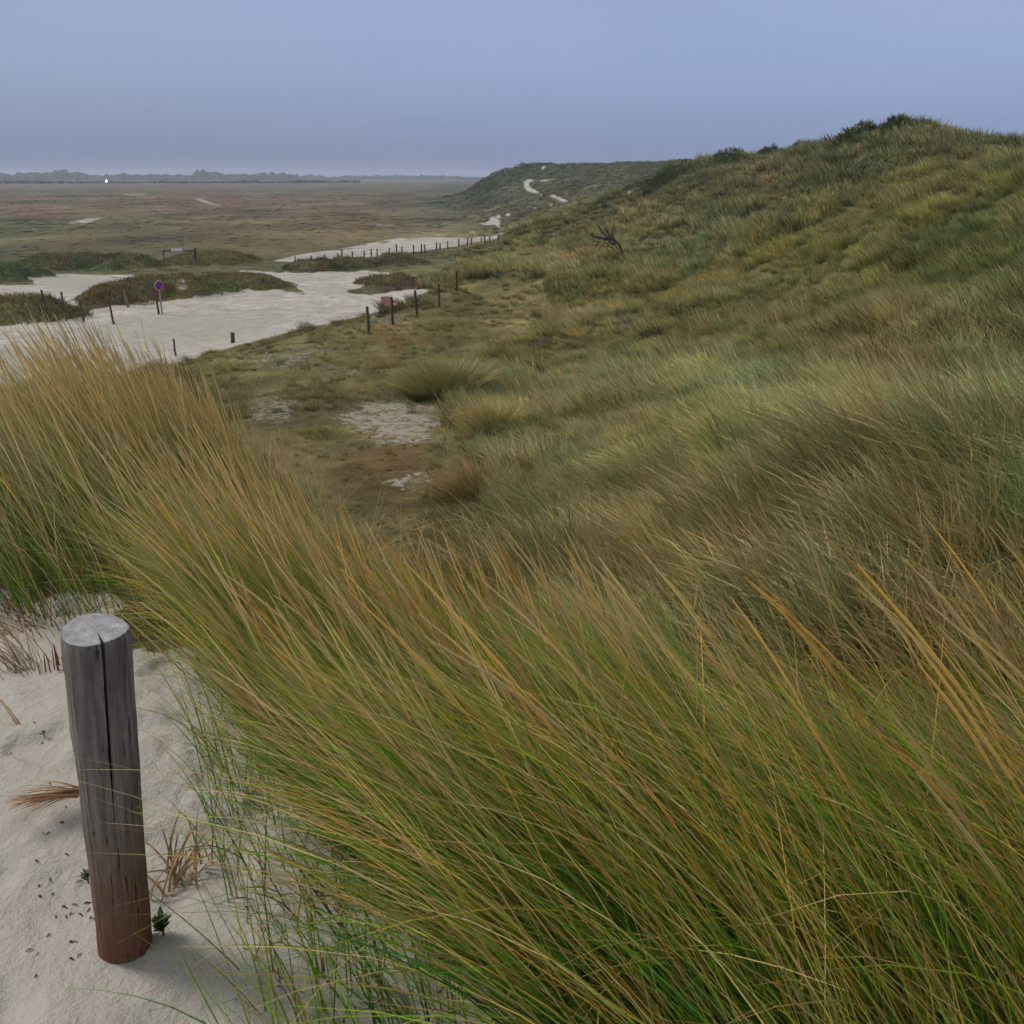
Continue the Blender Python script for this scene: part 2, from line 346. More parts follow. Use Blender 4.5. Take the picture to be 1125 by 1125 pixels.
def plain(name, c, rough=.7, metal=0, var=.25, scale=20, emit=0):
    g = N(name); pos = g.n('ShaderNodeTexCoord').outputs['Object']; n = g.noise(pos, scale, 5, .65)
    g.l(g.mix(g.mr(n, .3, .7, 0, 1), tuple(np.array(c)*(1-var)), tuple(np.array(c)*(1+var))), g.b.inputs['Base Color'])
    g.b.inputs['Roughness'].default_value = rough; g.b.inputs['Metallic'].default_value = metal
    if emit: g.b.inputs['Emission Color'].default_value = (1, .95, .85, 1); g.b.inputs['Emission Strength'].default_value = emit
    return g.m
M = dict(ground=ground_mat(), blade=grass_mat('grass_blade'), tuft=grass_mat('grass_tuft', True), shrub=grass_mat('shrub_leaf', False, .12),
         wood=plain('dark_post_wood', (.085, .068, .06), .9, scale=9), palewood=plain('grey_post_wood', (.17, .16, .14), .9, scale=9), redwood=plain('red_brown_wood', (.10, .055, .042), .9, scale=9),
         metal=plain('galvanised_metal', (.3, .3, .29), .5, .6, .1), white=plain('white_board', (.8, .78, .74), .5, 0, .08), blue=plain('blue_sign_face', (.05, .03, .30), .45, 0, .1), red=plain('red_sign_face', (.42, .06, .08), .45, 0, .1),
         pink=plain('faded_red_sign', (.50, .27, .23), .6, 0, .18, 9), wire=plain('fence_wire', (.10, .095, .09), .5, .5, .1), branch=plain('dead_branch', (.085, .075, .062), .95, scale=6), lamp=plain('lamp_glass', (.8, .8, .8), .5, emit=14), dirt=plain('plant_debris', (.075, .045, .032), .9), leaf=plain('seedling_leaf', (.045, .075, .04), .6), rust=plain('red_leaf', (.19, .06, .03), .7))

# ------------------------------------------------------------------ land
TURF = [(150,385),(330,355),(420,340),(520,300),(600,300),(610,330),(590,372),(545,385),(540,415),(500,430),(505,470),(520,520),(560,590),(600,640),(540,680),(380,600),(200,420)]
def build_land():
    azf = np.radians(np.arange(-37, 37.01, .14)); azo = np.radians(np.concatenate([np.arange(40, 180, 3), np.arange(180, 322, 3)]))
    az = np.concatenate([azf, azo]); na = len(az)
    lr = np.concatenate([np.arange(math.log(.35), math.log(400), .0082), np.linspace(math.log(405), math.log(7000), 130)]); nr = len(lr)
    A, L = np.meshgrid(az, lr); r = np.exp(L).ravel(); a = A.ravel()
    a = np.where(a > math.pi, a-2*math.pi, a)
    x, y = r*np.sin(a), r*np.cos(a); z = H(x, y)
    px, py = pxy(x, y, z-bumps(x, y)*0)
    front = (np.abs(a) < rad(38)) & (r > 4)
    col = np.zeros((len(x), 3)); col[:] = lin((84, 78, 50))
    f = np.where(front)[0]; col[f] = palette(px[f], py[f], x[f], y[f])
    tallz = (1-sst(-.03, .05, sdist(a, L.ravel(), foot)))*sst(5, 9, r)*(1-sst(-4, 10, sdist(px, py, TURF))); col = col*(GK*(1-.42*tallz))[:, None]  # shade of the tall dune grass painted into the ground colour beneath it
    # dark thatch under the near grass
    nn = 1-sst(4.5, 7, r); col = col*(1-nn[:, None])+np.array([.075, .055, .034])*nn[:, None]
    sm = np.full(len(x), 0.); g = np.where(front & (r > 30))[0]
    bz = bumps(x[g], y[g]); s = sst(-1.5, 1.5, sandmask(px[g], py[g], x[g], y[g]))
    # nothing but the clearing's own floor is bare: the hummocks keep their cover
    sm[g] = s*(1-sst(.08, .25, bz)*(np.abs(px[g]-200) > 9))
    sm[g] = np.maximum(sm[g], .60*sst(-1.5, 1.5, sandmask(px[g], py[g], x[g], y[g], DULL)))
    ns = nearsand(x, y)*(r < 6); sm = np.maximum(sm, ns)
    pm = np.zeros(len(x)); g = np.where(front & (r < 60))[0]; pm[g] = palemask(px[g], py[g], x[g], y[g])
    gm = np.zeros(len(x)); g = front & (r > 30) & (r < 110)
    gm[g] = (1-sst(.2, 1.0, np.sqrt(((px[g]-215)/150)**2+((py[g]-362)/28)**2)))
    gm[g] = np.maximum(gm[g], 1-sst(.3, 1., np.sqrt(((px[g]-90)/60)**2+((py[g]-312)/12)**2)))
    V = np.stack([x, y, z], 1); V = np.vstack([V, [[0, 0, z[:na].mean()]]])
    i = np.arange(nr-1)[:, None]*na; j = np.arange(na)[None, :]; j2 = (j+1) % na
    Q = np.stack([i+j, i+j2, i+na+j2, i+na+j], -1).reshape(-1, 4)
    qs = sm[Q].mean(1) if False else sm[Q[:, 0]]
    rq = r[Q[:, 0]]; pq = px[Q[:, 0]]; yq = py[Q[:, 0]]
    kindof = np.zeros(len(Q), int)
    kindof[(qs > .5) & (rq < 6)] = 1; kindof[(qs > .5) & (rq >= 30) & (yq > 291)] = 2; kindof[(qs > .5) & (rq >= 30) & (yq <= 291)] = 3
    # analytic-like normals shared by all the sheets
    P3 = V[:-1].reshape(nr, na, 3); du = np.roll(P3, -1, 1)-np.roll(P3, 1, 1); dv = np.gradient(P3, axis=0)
    nrm = np.cross(du, dv); nrm /= np.linalg.norm(nrm, axis=2, keepdims=True)+1e-12; nrm = np.where(nrm[..., 2:3] < 0, -nrm, nrm).reshape(-1, 3)
    nrm = np.vstack([nrm, [[0, 0, 1]]])
    ext = {'sand': np.append(sm, 0), 'pale': np.append(pm, 0), 'gravel': np.append(gm, 0), 'far': np.append(sst(10, 30, r), 0)}
    col = np.vstack([col, col[:1]])
    for k, nm in enumerate(('ground', 'dune_sand', 'sand_clearing', 'path')):
        q = Q[kindof == k]; used = np.unique(q)
        mp = np.full(len(V), -1); mp[used] = np.arange(len(used))
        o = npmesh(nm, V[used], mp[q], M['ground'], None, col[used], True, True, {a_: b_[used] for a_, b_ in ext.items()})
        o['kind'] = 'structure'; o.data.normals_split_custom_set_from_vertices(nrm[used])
        if k == 0:
            c = len(o.data.vertices)
    return
GK = 1.0      # ground colour as photographed -> its base colour

# ------------------------------------------------------------------ grass blades
def blades(root, Ln, phi, th0, th1, w, c0, c1, nseg=6, tipblend=(.35, .9), profile=.8, twist=None, pw=1.0):
    n = len(root); s = np.linspace(0, 1, nseg+1); th = th0[:, None]+(th1-th0)[:, None]*s[None, :]**pw
    ds = Ln[:, None]/nseg; thm = (th[:, 1:]+th[:, :-1])/2
    hh = np.concatenate([np.zeros((n, 1)), np.cumsum(np.sin(thm)*ds, 1)], 1); vv = np.concatenate([np.zeros((n, 1)), np.cumsum(np.cos(thm)*ds, 1)], 1)
    hx, hy = np.cos(phi), np.sin(phi)
    P = np.stack([root[:, 0:1]+hh*hx[:, None], root[:, 1:2]+hh*hy[:, None], root[:, 2:3]+vv], -1)
    T = np.stack([np.sin(th)*hx[:, None], np.sin(th)*hy[:, None], np.cos(th)], -1)
    nn = np.stack([-hy, hx, np.zeros(n)], -1)[:, None, :]+0*T; b = np.cross(T, nn)
    if twist is None: twist = R.uniform(-1.3, 1.3, n)
    tw = (twist[:, None]+s[None, :]*R.uniform(-.6, .6, n)[:, None])[..., None]
    side = np.cos(tw)*nn+np.sin(tw)*b
    wid = (w[:, None]*.5*np.clip((1-s)**profile, .06, 1)[None, :])[..., None]
    V = np.stack([P-side*wid, P+side*wid], 2).reshape(n, -1, 3)
    k = np.arange(nseg)*2; q = np.stack([k, k+1, k+3, k+2], 1)
    Q = (q[None]+(np.arange(n)*(nseg+1)*2)[:, None, None]).reshape(-1, 4)
    f = sst(tipblend[0], tipblend[1], s)[None, :, None]; c = c0[:, None, :]*(1-f)+c1[:, None, :]*f
    c = np.repeat(c[:, :, None, :], 2, 2).reshape(-1, 3)
    return V.reshape(-1, 3), Q, c
def merge(parts):
    Vs, Qs, Cs = [], [], []; b = 0
    for V, Q, c in parts: Vs.append(V); Qs.append(Q+b); Cs.append(c); b += len(V)
    return np.vstack(Vs), np.vstack(Qs), np.vstack(Cs)
def pick(n, table, noise=None):
    w = np.array([t[0] for t in table], float); w /= w.sum(); idx = np.searchsorted(np.cumsum(w), R.rand(n)); idx = np.minimum(idx, len(table)-1)
    return np.array([t[1] for t in table])[idx], idx
G1, G2, G3, G4 = (.080, .205, .010), (.165, .275, .016), (.040, .130, .016), (.11, .14, .055)
S1, S2, S3, S4 = (.60, .43, .14), (.46, .31, .095), (.72, .54, .23), (.34, .235, .10)
O1, O2 = (.74, .33, .05), (.70, .46, .05)
WIND = math.pi-.12        # grass is blown towards -x

# ------------------------------------------------------------------ tufts scattered over the dunes (grass nobody could count)
tufts_col = bpy.data.collections.new('tuft_kinds')      # source clumps, not linked into the scene
def tuft(i, n, L, rad_, wid, lean0, lean1, spread, curl, seed_heads=0, mound=0.):
    a = R.rand(n)*2*math.pi; rr = rad_*np.sqrt(R.rand(n)); x = rr*np.cos(a); y = rr*np.sin(a)
    root = np.stack([x, y, -.05+0*x], 1)
    # blown towards -x, spreading outwards a little
    dx = -1+spread*x/rad_+R.randn(n)*curl; dy = spread*y/rad_*1.2+R.randn(n)*curl; phi = np.arctan2(dy, dx)
    ln = L*(.55+.6*R.rand(n)); th0 = np.abs(lean0+R.randn(n)*.18); th1 = lean1+R.randn(n)*.22
    v = (.55+.9*R.rand(n))[:, None]*np.ones(3); warm = R.rand(n)[:, None]
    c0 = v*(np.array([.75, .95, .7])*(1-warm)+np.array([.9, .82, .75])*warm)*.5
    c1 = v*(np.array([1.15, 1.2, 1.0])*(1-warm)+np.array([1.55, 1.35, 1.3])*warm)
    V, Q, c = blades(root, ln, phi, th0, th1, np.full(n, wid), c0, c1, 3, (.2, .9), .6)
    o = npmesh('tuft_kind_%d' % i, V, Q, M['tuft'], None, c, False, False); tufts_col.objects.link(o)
_ti = 0
TK = {}
for nm, args in {
    'near': [(76, .66, .20, .0075, .25, 1.0, .5, .4), (70, .58, .22, .008, .45, 1.35, .5, .5), (80, .52, .2, .007, .15, .8, .8, .6)],
    'mid': [(56, .62, .28, .017, .2, .9, .5, .35), (54, .55, .30, .018, .35, 1.2, .5, .5), (60, .50, .3, .015, .1, .7, .9, .6)],
    'far': [(50, .72, .5, .05, .15, .8, .6, .4), (50, .6, .55, .05, .3, 1.0, .6, .6)],
    'turf': [(60, .16, .26, .007, .3, 1.2, .8, .9), (50, .10, .26, .008, .4, 1.2, .8, .9), (46, .2, .22, .006, .2, 1.1, .7, .8)]}.items():
    TK[nm] = []
    for ar in args: tuft(_ti, *ar); TK[nm].append(_ti); _ti += 1
def scatter(name, pts, yaw, sc, tid, icol, kind='stuff', label=None, cat=None, tilt=None):
    me = bpy.data.meshes.new(name+'_points'); n = len(pts); me.vertices.add(n); me.vertices.foreach_set('co', np.asarray(pts, np.float32).ravel()); me.update()
    rot = np.zeros((n, 3), np.float32); rot[:, 2] = yaw
    if tilt is not None: rot[:, 0] = tilt[:, 0]; rot[:, 1] = tilt[:, 1]
    a = me.attributes.new('irot', 'FLOAT_VECTOR', 'POINT'); a.data.foreach_set('vector', rot.ravel())
    a = me.attributes.new('isc', 'FLOAT_VECTOR', 'POINT'); a.data.foreach_set('vector', np.asarray(sc, np.float32).ravel())
    a = me.attributes.new('tid', 'INT', 'POINT'); a.data.foreach_set('value', np.asarray(tid, np.int32))
    a = me.attributes.new('icol', 'FLOAT_COLOR', 'POINT'); c = np.ones((n, 4), np.float32); c[:, :3] = icol; a.data.foreach_set('color', c.ravel())
    me.materials.append(M['tuft']); o = bpy.data.objects.new(name, me); C.objects.link(o)
    ng = bpy.data.node_groups.get('place_tufts')
    if ng is None:
        ng = bpy.data.node_groups.new('place_tufts', 'GeometryNodeTree')
        ng.interface.new_socket('Geometry', in_out='INPUT', socket_type='NodeSocketGeometry'); ng.interface.new_socket('Geometry', in_out='OUTPUT', socket_type='NodeSocketGeometry')
        gi = ng.nodes.new('NodeGroupInput'); go = ng.nodes.new('NodeGroupOutput'); iop = ng.nodes.new('GeometryNodeInstanceOnPoints'); ci = ng.nodes.new('GeometryNodeCollectionInfo')
        ci.inputs['Collection'].default_value = tufts_col; ci.inputs['Separate Children'].default_value = True; ci.inputs['Reset Children'].default_value = True
        def na(nm, ty):
            q = ng.nodes.new('GeometryNodeInputNamedAttribute'); q.data_type = ty; q.inputs['Name'].default_value = nm
            return [x for x in q.outputs if x.name == 'Attribute' and x.enabled][0]
        ng.links.new(gi.outputs[0], iop.inputs['Points']); ng.links.new(ci.outputs[0], iop.inputs['Instance']); iop.inputs['Pick Instance'].default_value = True
        ng.links.new(na('tid', 'INT'), iop.inputs['Instance Index']); ng.links.new(na('irot', 'FLOAT_VECTOR'), iop.inputs['Rotation']); ng.links.new(na('isc', 'FLOAT_VECTOR'), iop.inputs['Scale'])
        ng.links.new(iop.outputs[0], go.inputs[0])
    m = o.modifiers.new('tufts', 'NODES'); m.node_group = ng
    tagp(o, label, cat, None, kind); return o
GT = 2.75      # tuft colour as photographed -> base colour (blades shade one another)
def dune_grass():
    def sector(r0, r1, dens, a0=-34, a1=35):
        area = .5*rad(a1-a0)*(r1*r1-r0*r0); n = int(area*dens)
        r = np.sqrt(R.uniform(r0*r0, r1*r1, n)); a = rad(a0)+R.rand(n)*rad(a1-a0); return r*np.sin(a), r*np.cos(a), r
    X, Y, RR = [], [], []
    for r0, r1, d in ((4.2, 9, 30), (9, 16, 26), (16, 30, 16), (30, 55, 9), (55, 90, 4.2), (90, 150, 1.8), (150, 420, .5)):
        x, y, r = sector(r0, r1, d); X.append(x); Y.append(y); RR.append(r)
    x, y, r = map(np.concatenate, (X, Y, RR)); z = H(x, y)
    px, py = pxy(x, y, z); a = np.arctan2(x, y)
    w = sst(-.03, .05, sdist(a, np.log(r), foot)); hp = 700/np.maximum(r, 4); sm = np.maximum(sst(-1.5, 1.5, sandmask(px, py, x, y)), np.where(r > 90, sst(-1.5, 1., sandmask(px, py-hp*.8, x, y)), 0)); pm = palemask(px, py, x, y)
    # low turf region: the hollow floor between the near dune and the slope
    T = TURF
    turf = sst(-8, 14, sdist(px, py, T)+fbm(x*.5, y*.5, 3)*14)*(r > 5)*(r < 75)
    clump = fbm(x*.55+8, y*.55, 3); tall = (.66+.62*sst(-.2, .5, clump))*(1+.25*fbm(x*2, y*2, 2))
    keep = ~((a < rad(-4)) & (r < 8)) & (w < R.rand(len(x))*.9) & (sm < .4) & (R.rand(len(x)) > pm*.82) & (R.rand(len(x)) > .55*sst(.1, .5, -clump)) & (R.rand(len(x)) > turf*.1)
    # open patches where the turf or the sand of a blowout shows
    sel = np.where(keep)[0]; x, y, z, r, px, py, turf, tall, clump = [q[sel] for q in (x, y, z, r, px, py, turf, tall, clump)]; n = len(x)
    isT = R.rand(n) < turf
    tid = np.where(r < 13, R.choice(TK['near'], n), np.where(r < 48, R.choice(TK['mid'], n), R.choice(TK['far'], n)))
    tid = np.where(isT & (R.rand(n) > .10+.25*(fbm(x*.7, y*.7+3, 3) > .2)), R.choice(TK['turf'], n), tid)
    s = np.where(isT, np.where(np.isin(tid, TK['turf']), .9+.7*R.rand(n), .28+.3*R.rand(n)), tall*(.8+.4*R.rand(n)))
    s = s*np.where((r > 150), .9, 1)*(1+.35*sst(14, 8, r))
    yaw = fbm(x*.25+3, y*.25, 2)*1.3+R.randn(n)*.28+.1+sst(18, 8, r)*-.2
    col = palette(px, py, x, y)*np.array([2.35, 2.5, 2.9])*(1+.16*R.randn(n)[:, None]*np.array([1, .95, .85])*1.5)
    lb_ = (np.arctan2(x, y) < rad(-5)) & (r > 6) & (r < 24); s[lb_] *= .4; col[lb_] = lin((96, 88, 54))*2*(.8+.4*R.rand(lb_.sum()))[:, None]
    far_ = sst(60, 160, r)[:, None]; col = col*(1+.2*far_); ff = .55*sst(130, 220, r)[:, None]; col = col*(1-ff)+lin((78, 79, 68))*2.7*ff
    dead = R.rand(n) < .16; col[dead] = col[dead]*np.array([1.35, 1.12, 1.05])
    grn = (R.rand(n) < .14)&(~isT); col[grn] *= np.array([.78, .98, .92])
    col = col*(1+sst(16, 8, r)[:, None]*np.array([.06, .08, .05])); col = np.clip(col, .01, .8)
    sc = np.stack([s*1.05, s*1.05, s], 1)
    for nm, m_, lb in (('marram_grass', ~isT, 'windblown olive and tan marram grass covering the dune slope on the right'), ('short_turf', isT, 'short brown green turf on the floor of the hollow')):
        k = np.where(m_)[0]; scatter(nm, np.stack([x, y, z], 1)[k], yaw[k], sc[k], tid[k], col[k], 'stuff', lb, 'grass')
    print('tufts', n)
def tussock(px, py, r_, hgt, n, label, colr, wid=.012, name='grass_tussock', lean=.35):
    gx, gy, gz, _ = ground(px, py); a = R.rand(n)*2*math.pi; rr = r_*np.sqrt(R.rand(n)); x = rr*np.cos(a); y = rr*np.sin(a)
    root = np.stack([gx+x, gy+y, H(gx+x, gy+y, False)-.03], 1)
    phi = np.arctan2(y*1.0+R.randn(n)*.25*r_, x-lean*r_+R.randn(n)*.25*r_); q = rr/r_
    c = lin(colr)*GT; c0 = c*(.75+.4*R.rand(n))[:, None]*np.array([.6, .66, .55]); c1 = c*(.8+.7*R.rand(n))[:, None]*np.array([1.2, 1.1, 1.05])
    V, Q, cc = blades(root, hgt*(.6+.5*R.rand(n))*(1-.25*q), phi, .1+.4*q, .6+.8*q+R.randn(n)*.15, np.full(n, wid), c0, c1, 4, (.2, .9), .6)
    o = npmesh(name, V-np.array([gx, gy, gz]), Q, M['shrub'], None, cc); o.location = (gx, gy, gz); tagp(o, label, 'grass tussock'); return o

def heath():
    X, Y = [], []
    for r0, r1, d in ((48, 110, .8), (110, 220, .3), (220, 520, .06)):
        n = int(.5*rad(42)*(r1*r1-r0*r0)*d); r = np.sqrt(R.uniform(r0*r0, r1*r1, n)); a = rad(-36)+R.rand(n)*rad(42); X.append(r*np.sin(a)); Y.append(r*np.cos(a))
    x, y = np.concatenate(X), np.concatenate(Y); r = np.hypot(x, y); z = H(x, y); px, py = pxy(x, y, z); w = sst(-.03, .05, sdist(np.arctan2(x, y), np.log(r), foot))
    hp = 300/r; sm = np.maximum(sandmask(px, py, x, y), sandmask(px, py-hp, x, y)); cl = fbm(x*.06, y*.06, 4)
    k = np.where((w > .3) & ((sm < -1.5) | ((sm < 2.5) & (R.rand(len(x)) < .35))) & (R.rand(len(x)) < .25+2.2*np.clip(cl, 0, 1)))[0]; x, y, z, r, px, py = [q[k] for q in (x, y, z, r, px, py)]; n = len(x)
    s = (.12+.2*R.rand(n))*np.where(r > 200, 1.4, 1); col = palette(px, py, x, y)*2.3*(.7+.7*R.rand(n))[:, None]
    scatter('heath_tufts', np.stack([x, y, z], 1), R.rand(n)*6.283, np.stack([s*4, s*4, s], 1), R.choice(TK['far'], n), col, 'stuff', 'low brown and green heath tufts dotted over the flat land', 'heath')
def shrubs():
    # one cover of heather, crowberry and grass per hummock
    defs = [(('a',), 'grass_hummock', 'low grassy hummock at the left edge in front of the leaning posts', (74,72,46), (56,64,42)),
            (('b1', 'b2', 'b3'), 'heather_hummock', 'long brown heather hummock behind the road sign, with a bare sandy scar', (74,64,42), (62,74,48)),
            (('c',), 'grass_hummock', 'small green hummock cut by the left edge beside the far sand patch', (62,74,50), (58,66,44)),
            (('d1', 'd2'), 'grass_hummock', 'dark green hummock along the back of the left sand patch', (62,74,52), (68,58,42)),
            (('e0',), 'grass_hummock', 'olive hummock behind the long heather hummock, below the white barrier board', (84,82,52), (66,76,48)),
            (('e1', 'e2'), 'heather_hummock', 'dark shrubby hummock beneath the long post fence', (50,56,40), (72,72,50)),
            (('e3',), 'heather_hummock', 'mottled grey brown hummock right of the dark shrubby one', (66,62,48), (80,84,62)),
            (('f',), 'heather_hummock', 'flat dark red brown hummock with an eroded edge in front of the sand track', (62,48,38), (78,80,50))]
    nm2 = {m[0]: MP[i] for i, m in enumerate(MOUNDS)}
    for keys, name, label, ca, cb in defs:
        xs, ys = [], []
        for k in keys:
            bx, by, rx, ry, h = nm2[k]; n = int(rx*ry*300); a = R.rand(n)*2*math.pi; q = np.sqrt(R.rand(n))*1.0
            xs.append(bx+rx*q*np.cos(a)); ys.append(by+ry*q*np.sin(a))
        x, y = np.concatenate(xs), np.concatenate(ys); hb = bumps(x, y); z = H(x, y); px, py = pxy(x, y, z)
        near_scar = np.hypot((px-200)/7, (py-313)/7) < 1
        k = np.where((hb > .05+.08*R.rand(len(x))) & ~near_scar & (R.rand(len(x)) > .25*(fbm(x*1.2, y*1.2, 2) > .25)))[0]; x, y, z = x[k], y[k], z[k]; n = len(x)
        root = np.stack([x, y, z-.04], 1); phi = R.rand(n)*6.283
        m_ = sst(-.2, .25, fbm(x*.45, y*.45, 4)+.10*R.randn(n))[:, None]; c = (lin(ca)*(1-m_)+lin(cb)*m_)*np.array([2.6, 2.3, 2.3])*(.6+.8*R.rand(n))[:, None]
        V, Q, cc = blades(root, (.12+.30*R.rand(n))*(.7+.8*sst(-.2, .4, fbm(x*.7, y*.7+5, 3))), phi, .1+.3*R.rand(n), .5+.8*R.rand(n), .03+.035*R.rand(n), c*.65, c*1.3, 2, (.1, .9), .5)
        org = np.array([x.mean(), y.mean(), z.min()]); o = npmesh(name, V-org, Q, M['shrub'], None, cc); o.location = org; tagp(o, label, 'hummock')
    # dark bushes along the skyline and slope on the right
    for px, py, w_, h_, lab in [(938,152,3.2,1.1,'rounded dark bush on the skyline left of the highest dune top'), (985,142,2.2,.9,'small dark bush at the left end of the highest dune top'),
                                (935,205,4.6,1.0,'broad dark green bush on the slope below the skyline'), (800,178,4.2,1.2,'dark bush on the skyline right of the pale sand scar'), (845,172,3.2,1.0,'low dark bush on the skyline between two larger bushes'),
                                (735,196,6.0,1.6,'grey green bush on the far slope left of the pale sand scar'), (880,166,3.0,.9,'dark bush on the rising skyline, middle of the ridge')]:
        gx, gy, gz, rr = ground(px, py+3, 20); n = int(1500*max(1, w_/3)); a = R.rand(n)*6.283; q = np.sqrt(R.rand(n)); x = gx+w_*.5*q*np.cos(a); y = gy+w_*.5*q*np.sin(a)*1.2
        top = h_*(1-q**2.2)*(1+.5*fbm(x*1.5, y*1.5, 3)); z = H(x, y)+top*(R.rand(n)**.45)-.05
        c = lin((66,74,52))*1.9*(.6+.8*R.rand(n))[:, None]; phi = a+R.randn(n)*.7
        V, Q, cc = blades(np.stack([x, y, z], 1), .18+.24*R.rand(n), phi, .3+.8*q*R.rand(n), .8+.5*R.rand(n), .05+.06*R.rand(n), c*.8, c*1.25, 2, (.1, .9), .5)
        o = npmesh('dune_bush', V-np.array([gx, gy, gz]), Q, M['shrub'], None, cc); o.location = (gx, gy, gz); tagp(o, lab, 'bush', 'dark bushes on the right hand dune')

# ------------------------------------------------------------------ the near grass, blade by blade
def near_grass():
    def region(P, n, r0=.6, r1=7.5):
        xs = [p[0] for p in P]; ys = [p[1] for p in P]; x = R.uniform(min(xs), max(xs), n*3); y = R.uniform(min(ys), max(ys), n*3)
        k = inpoly(x, y, P) & (np.hypot(x, y) > r0); return x[k][:n], y[k][:n]
    def grow(name, P, n, L, label, mixg, lean, wid=(.0035, .0065), phi0=WIND, phs=.3, dens=1.6, heads=0, tipwarm=.6, thin=None, r0=.6, orng=.03, hw=.0026):
        x, y = region(P, n, r0)
        cl = fbm(x*dens, y*dens, 3); k = R.rand(len(x)) < np.clip(.72+1.7*cl, .38 if orng > .06 else .08, 1)
        if thin is not None: k &= R.rand(len(x)) < thin(x, y)
        x, y = x[k], y[k]; m = len(x); z = H(x, y)-.04
        hue = 1.5*fbm(x*1.1+40, y*1.1, 3)+.30*R.randn(m); tab = mixg
        c0, i0 = pick(m, tab); dry = (hue > .18)
        grn = np.array([G1, G2, G3])[R.randint(0, 3, m)]; straw = np.array([S1, S2, S4, S3])[R.randint(0, 4, m)]
        orange = np.array([O1, O2])[R.randint(0, 2, m)]; isO = R.rand(m) < orng*(.5+1.6*(fbm(x*2.2, y*2.2+9, 2) > .12))
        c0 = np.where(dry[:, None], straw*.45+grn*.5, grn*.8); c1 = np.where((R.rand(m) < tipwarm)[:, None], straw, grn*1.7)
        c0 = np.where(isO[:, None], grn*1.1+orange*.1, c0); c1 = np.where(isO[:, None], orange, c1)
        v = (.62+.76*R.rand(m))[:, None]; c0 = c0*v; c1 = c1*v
        if orng < .02: c1 = c1*np.array([.86, 1.03, 1.4])
        cw = fbm(x*1.5+11, y*1.5, 2); ln = L*(.55+.55*R.rand(m))*(1+.38*cw); ph = phi0+phs*R.randn(m)+(.3 if orng > .06 else .5)*fbm(x*1.4, y*1.4+6, 2)
        th0 = np.clip(lean[0]+.16*R.randn(m), .02, 1.2); th1 = lean[1]+.24*R.randn(m)+.35*fbm(x*1.3+20, y*1.3, 2)
        w = R.uniform(wid[0], wid[1], m); kk = R.rand(m) < .13; ph = np.where(kk, ph+.9*R.randn(m), ph); th1 = np.where(kk, th1+R.uniform(0, 1.1, m), th1)
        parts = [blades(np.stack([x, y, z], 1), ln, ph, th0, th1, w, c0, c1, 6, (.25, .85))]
        # dead thatch at the feet
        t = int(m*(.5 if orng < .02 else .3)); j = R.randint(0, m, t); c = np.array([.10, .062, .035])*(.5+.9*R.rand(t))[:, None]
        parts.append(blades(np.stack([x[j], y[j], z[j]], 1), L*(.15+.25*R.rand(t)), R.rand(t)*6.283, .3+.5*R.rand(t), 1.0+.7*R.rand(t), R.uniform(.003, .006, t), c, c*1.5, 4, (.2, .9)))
        # flower spikes: a long culm with a thick pale head
        if heads:
            ok = np.where(~kk & (th1 < lean[1]+.3) & (np.abs(ph-phi0) < .6) & (np.hypot(x, y) > 1.45))[0]; j = ok[R.randint(0, len(ok), heads)]; cs = np.where((R.rand(heads) < orng*4.5)[:, None], np.array([.80, .50, .13]), np.array([.68, .53, .25]))*(.6+.6*R.rand(heads))[:, None]
            L2 = L*(.95+.3*R.rand(heads)); a0 = th0[j]*.9; a1 = th1[j]*.8; ph2 = ph[j]; rt = np.stack([x[j], y[j], z[j]], 1)
            V, Q, c = blades(rt, L2, ph2, a0, a1, np.full(heads, .0026), cs*.7, cs, 8, (.2, .9), .05, R.uniform(-1, 1, heads)); 
            Vr = V.reshape(heads, 9, 2, 3); mid = Vr.mean(2); sd = Vr[:, :, 1]-Vr[:, :, 0]; sd /= np.linalg.norm(sd, axis=2, keepdims=True)+1e-9
            prof = np.array([0, 0, 0, 0, 0, .1, 1.0, .9, .05])*hw; base = np.full(9, .0012); wv = np.maximum(prof, base)[None, :, None]
            tt = np.gradient(mid, axis=1); tt /= np.linalg.norm(tt, axis=2, keepdims=True)+1e-9; s2 = np.cross(tt, sd)
            for s_ in (sd, s2): parts.append((np.stack([mid-s_*wv, mid+s_*wv], 2).reshape(-1, 3), Q, c))
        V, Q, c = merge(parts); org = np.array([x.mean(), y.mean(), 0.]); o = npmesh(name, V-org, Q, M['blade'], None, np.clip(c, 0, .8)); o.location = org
        tagp(o, label, 'grass', None, 'stuff'); print(name, m); return o
    mx = [(1, G1)]
    # left bank, from the sand edge to the crest that hides the clearing
    grow('marram_grass', [(-4.6,3.6),(-2.4,3.15),(-1.8,3.0),(-1.3,2.75),(-.9,2.6),(-.55,2.9),(-.4,3.6),(-.9,4.6),(-1.3,5.6),(-1.7,6.6),(-3.4,7.2),(-4.9,6.6)], 78000, .80,
         'tall straw topped marram grass bank behind the near post', mx, (.12, .68), (.0028, .0048), heads=4200, tipwarm=.78, dens=.9, phs=.42, orng=.012, hw=.0021)
    # centre bank running down to the right of the post
    grow('marram_grass', [(-.75,2.3),(-.55,1.95),(-.3,1.7),(-.1,1.45),(.25,1.5),(.6,1.8),(.5,2.4),(.1,2.8),(-.5,3.1),(-.95,2.8)], 19000, .66,
         'green and straw marram grass leaning left in the centre foreground', mx, (.30, .85), (.0025, .005), heads=420, tipwarm=.55, dens=1.5, orng=.05, hw=.0025)
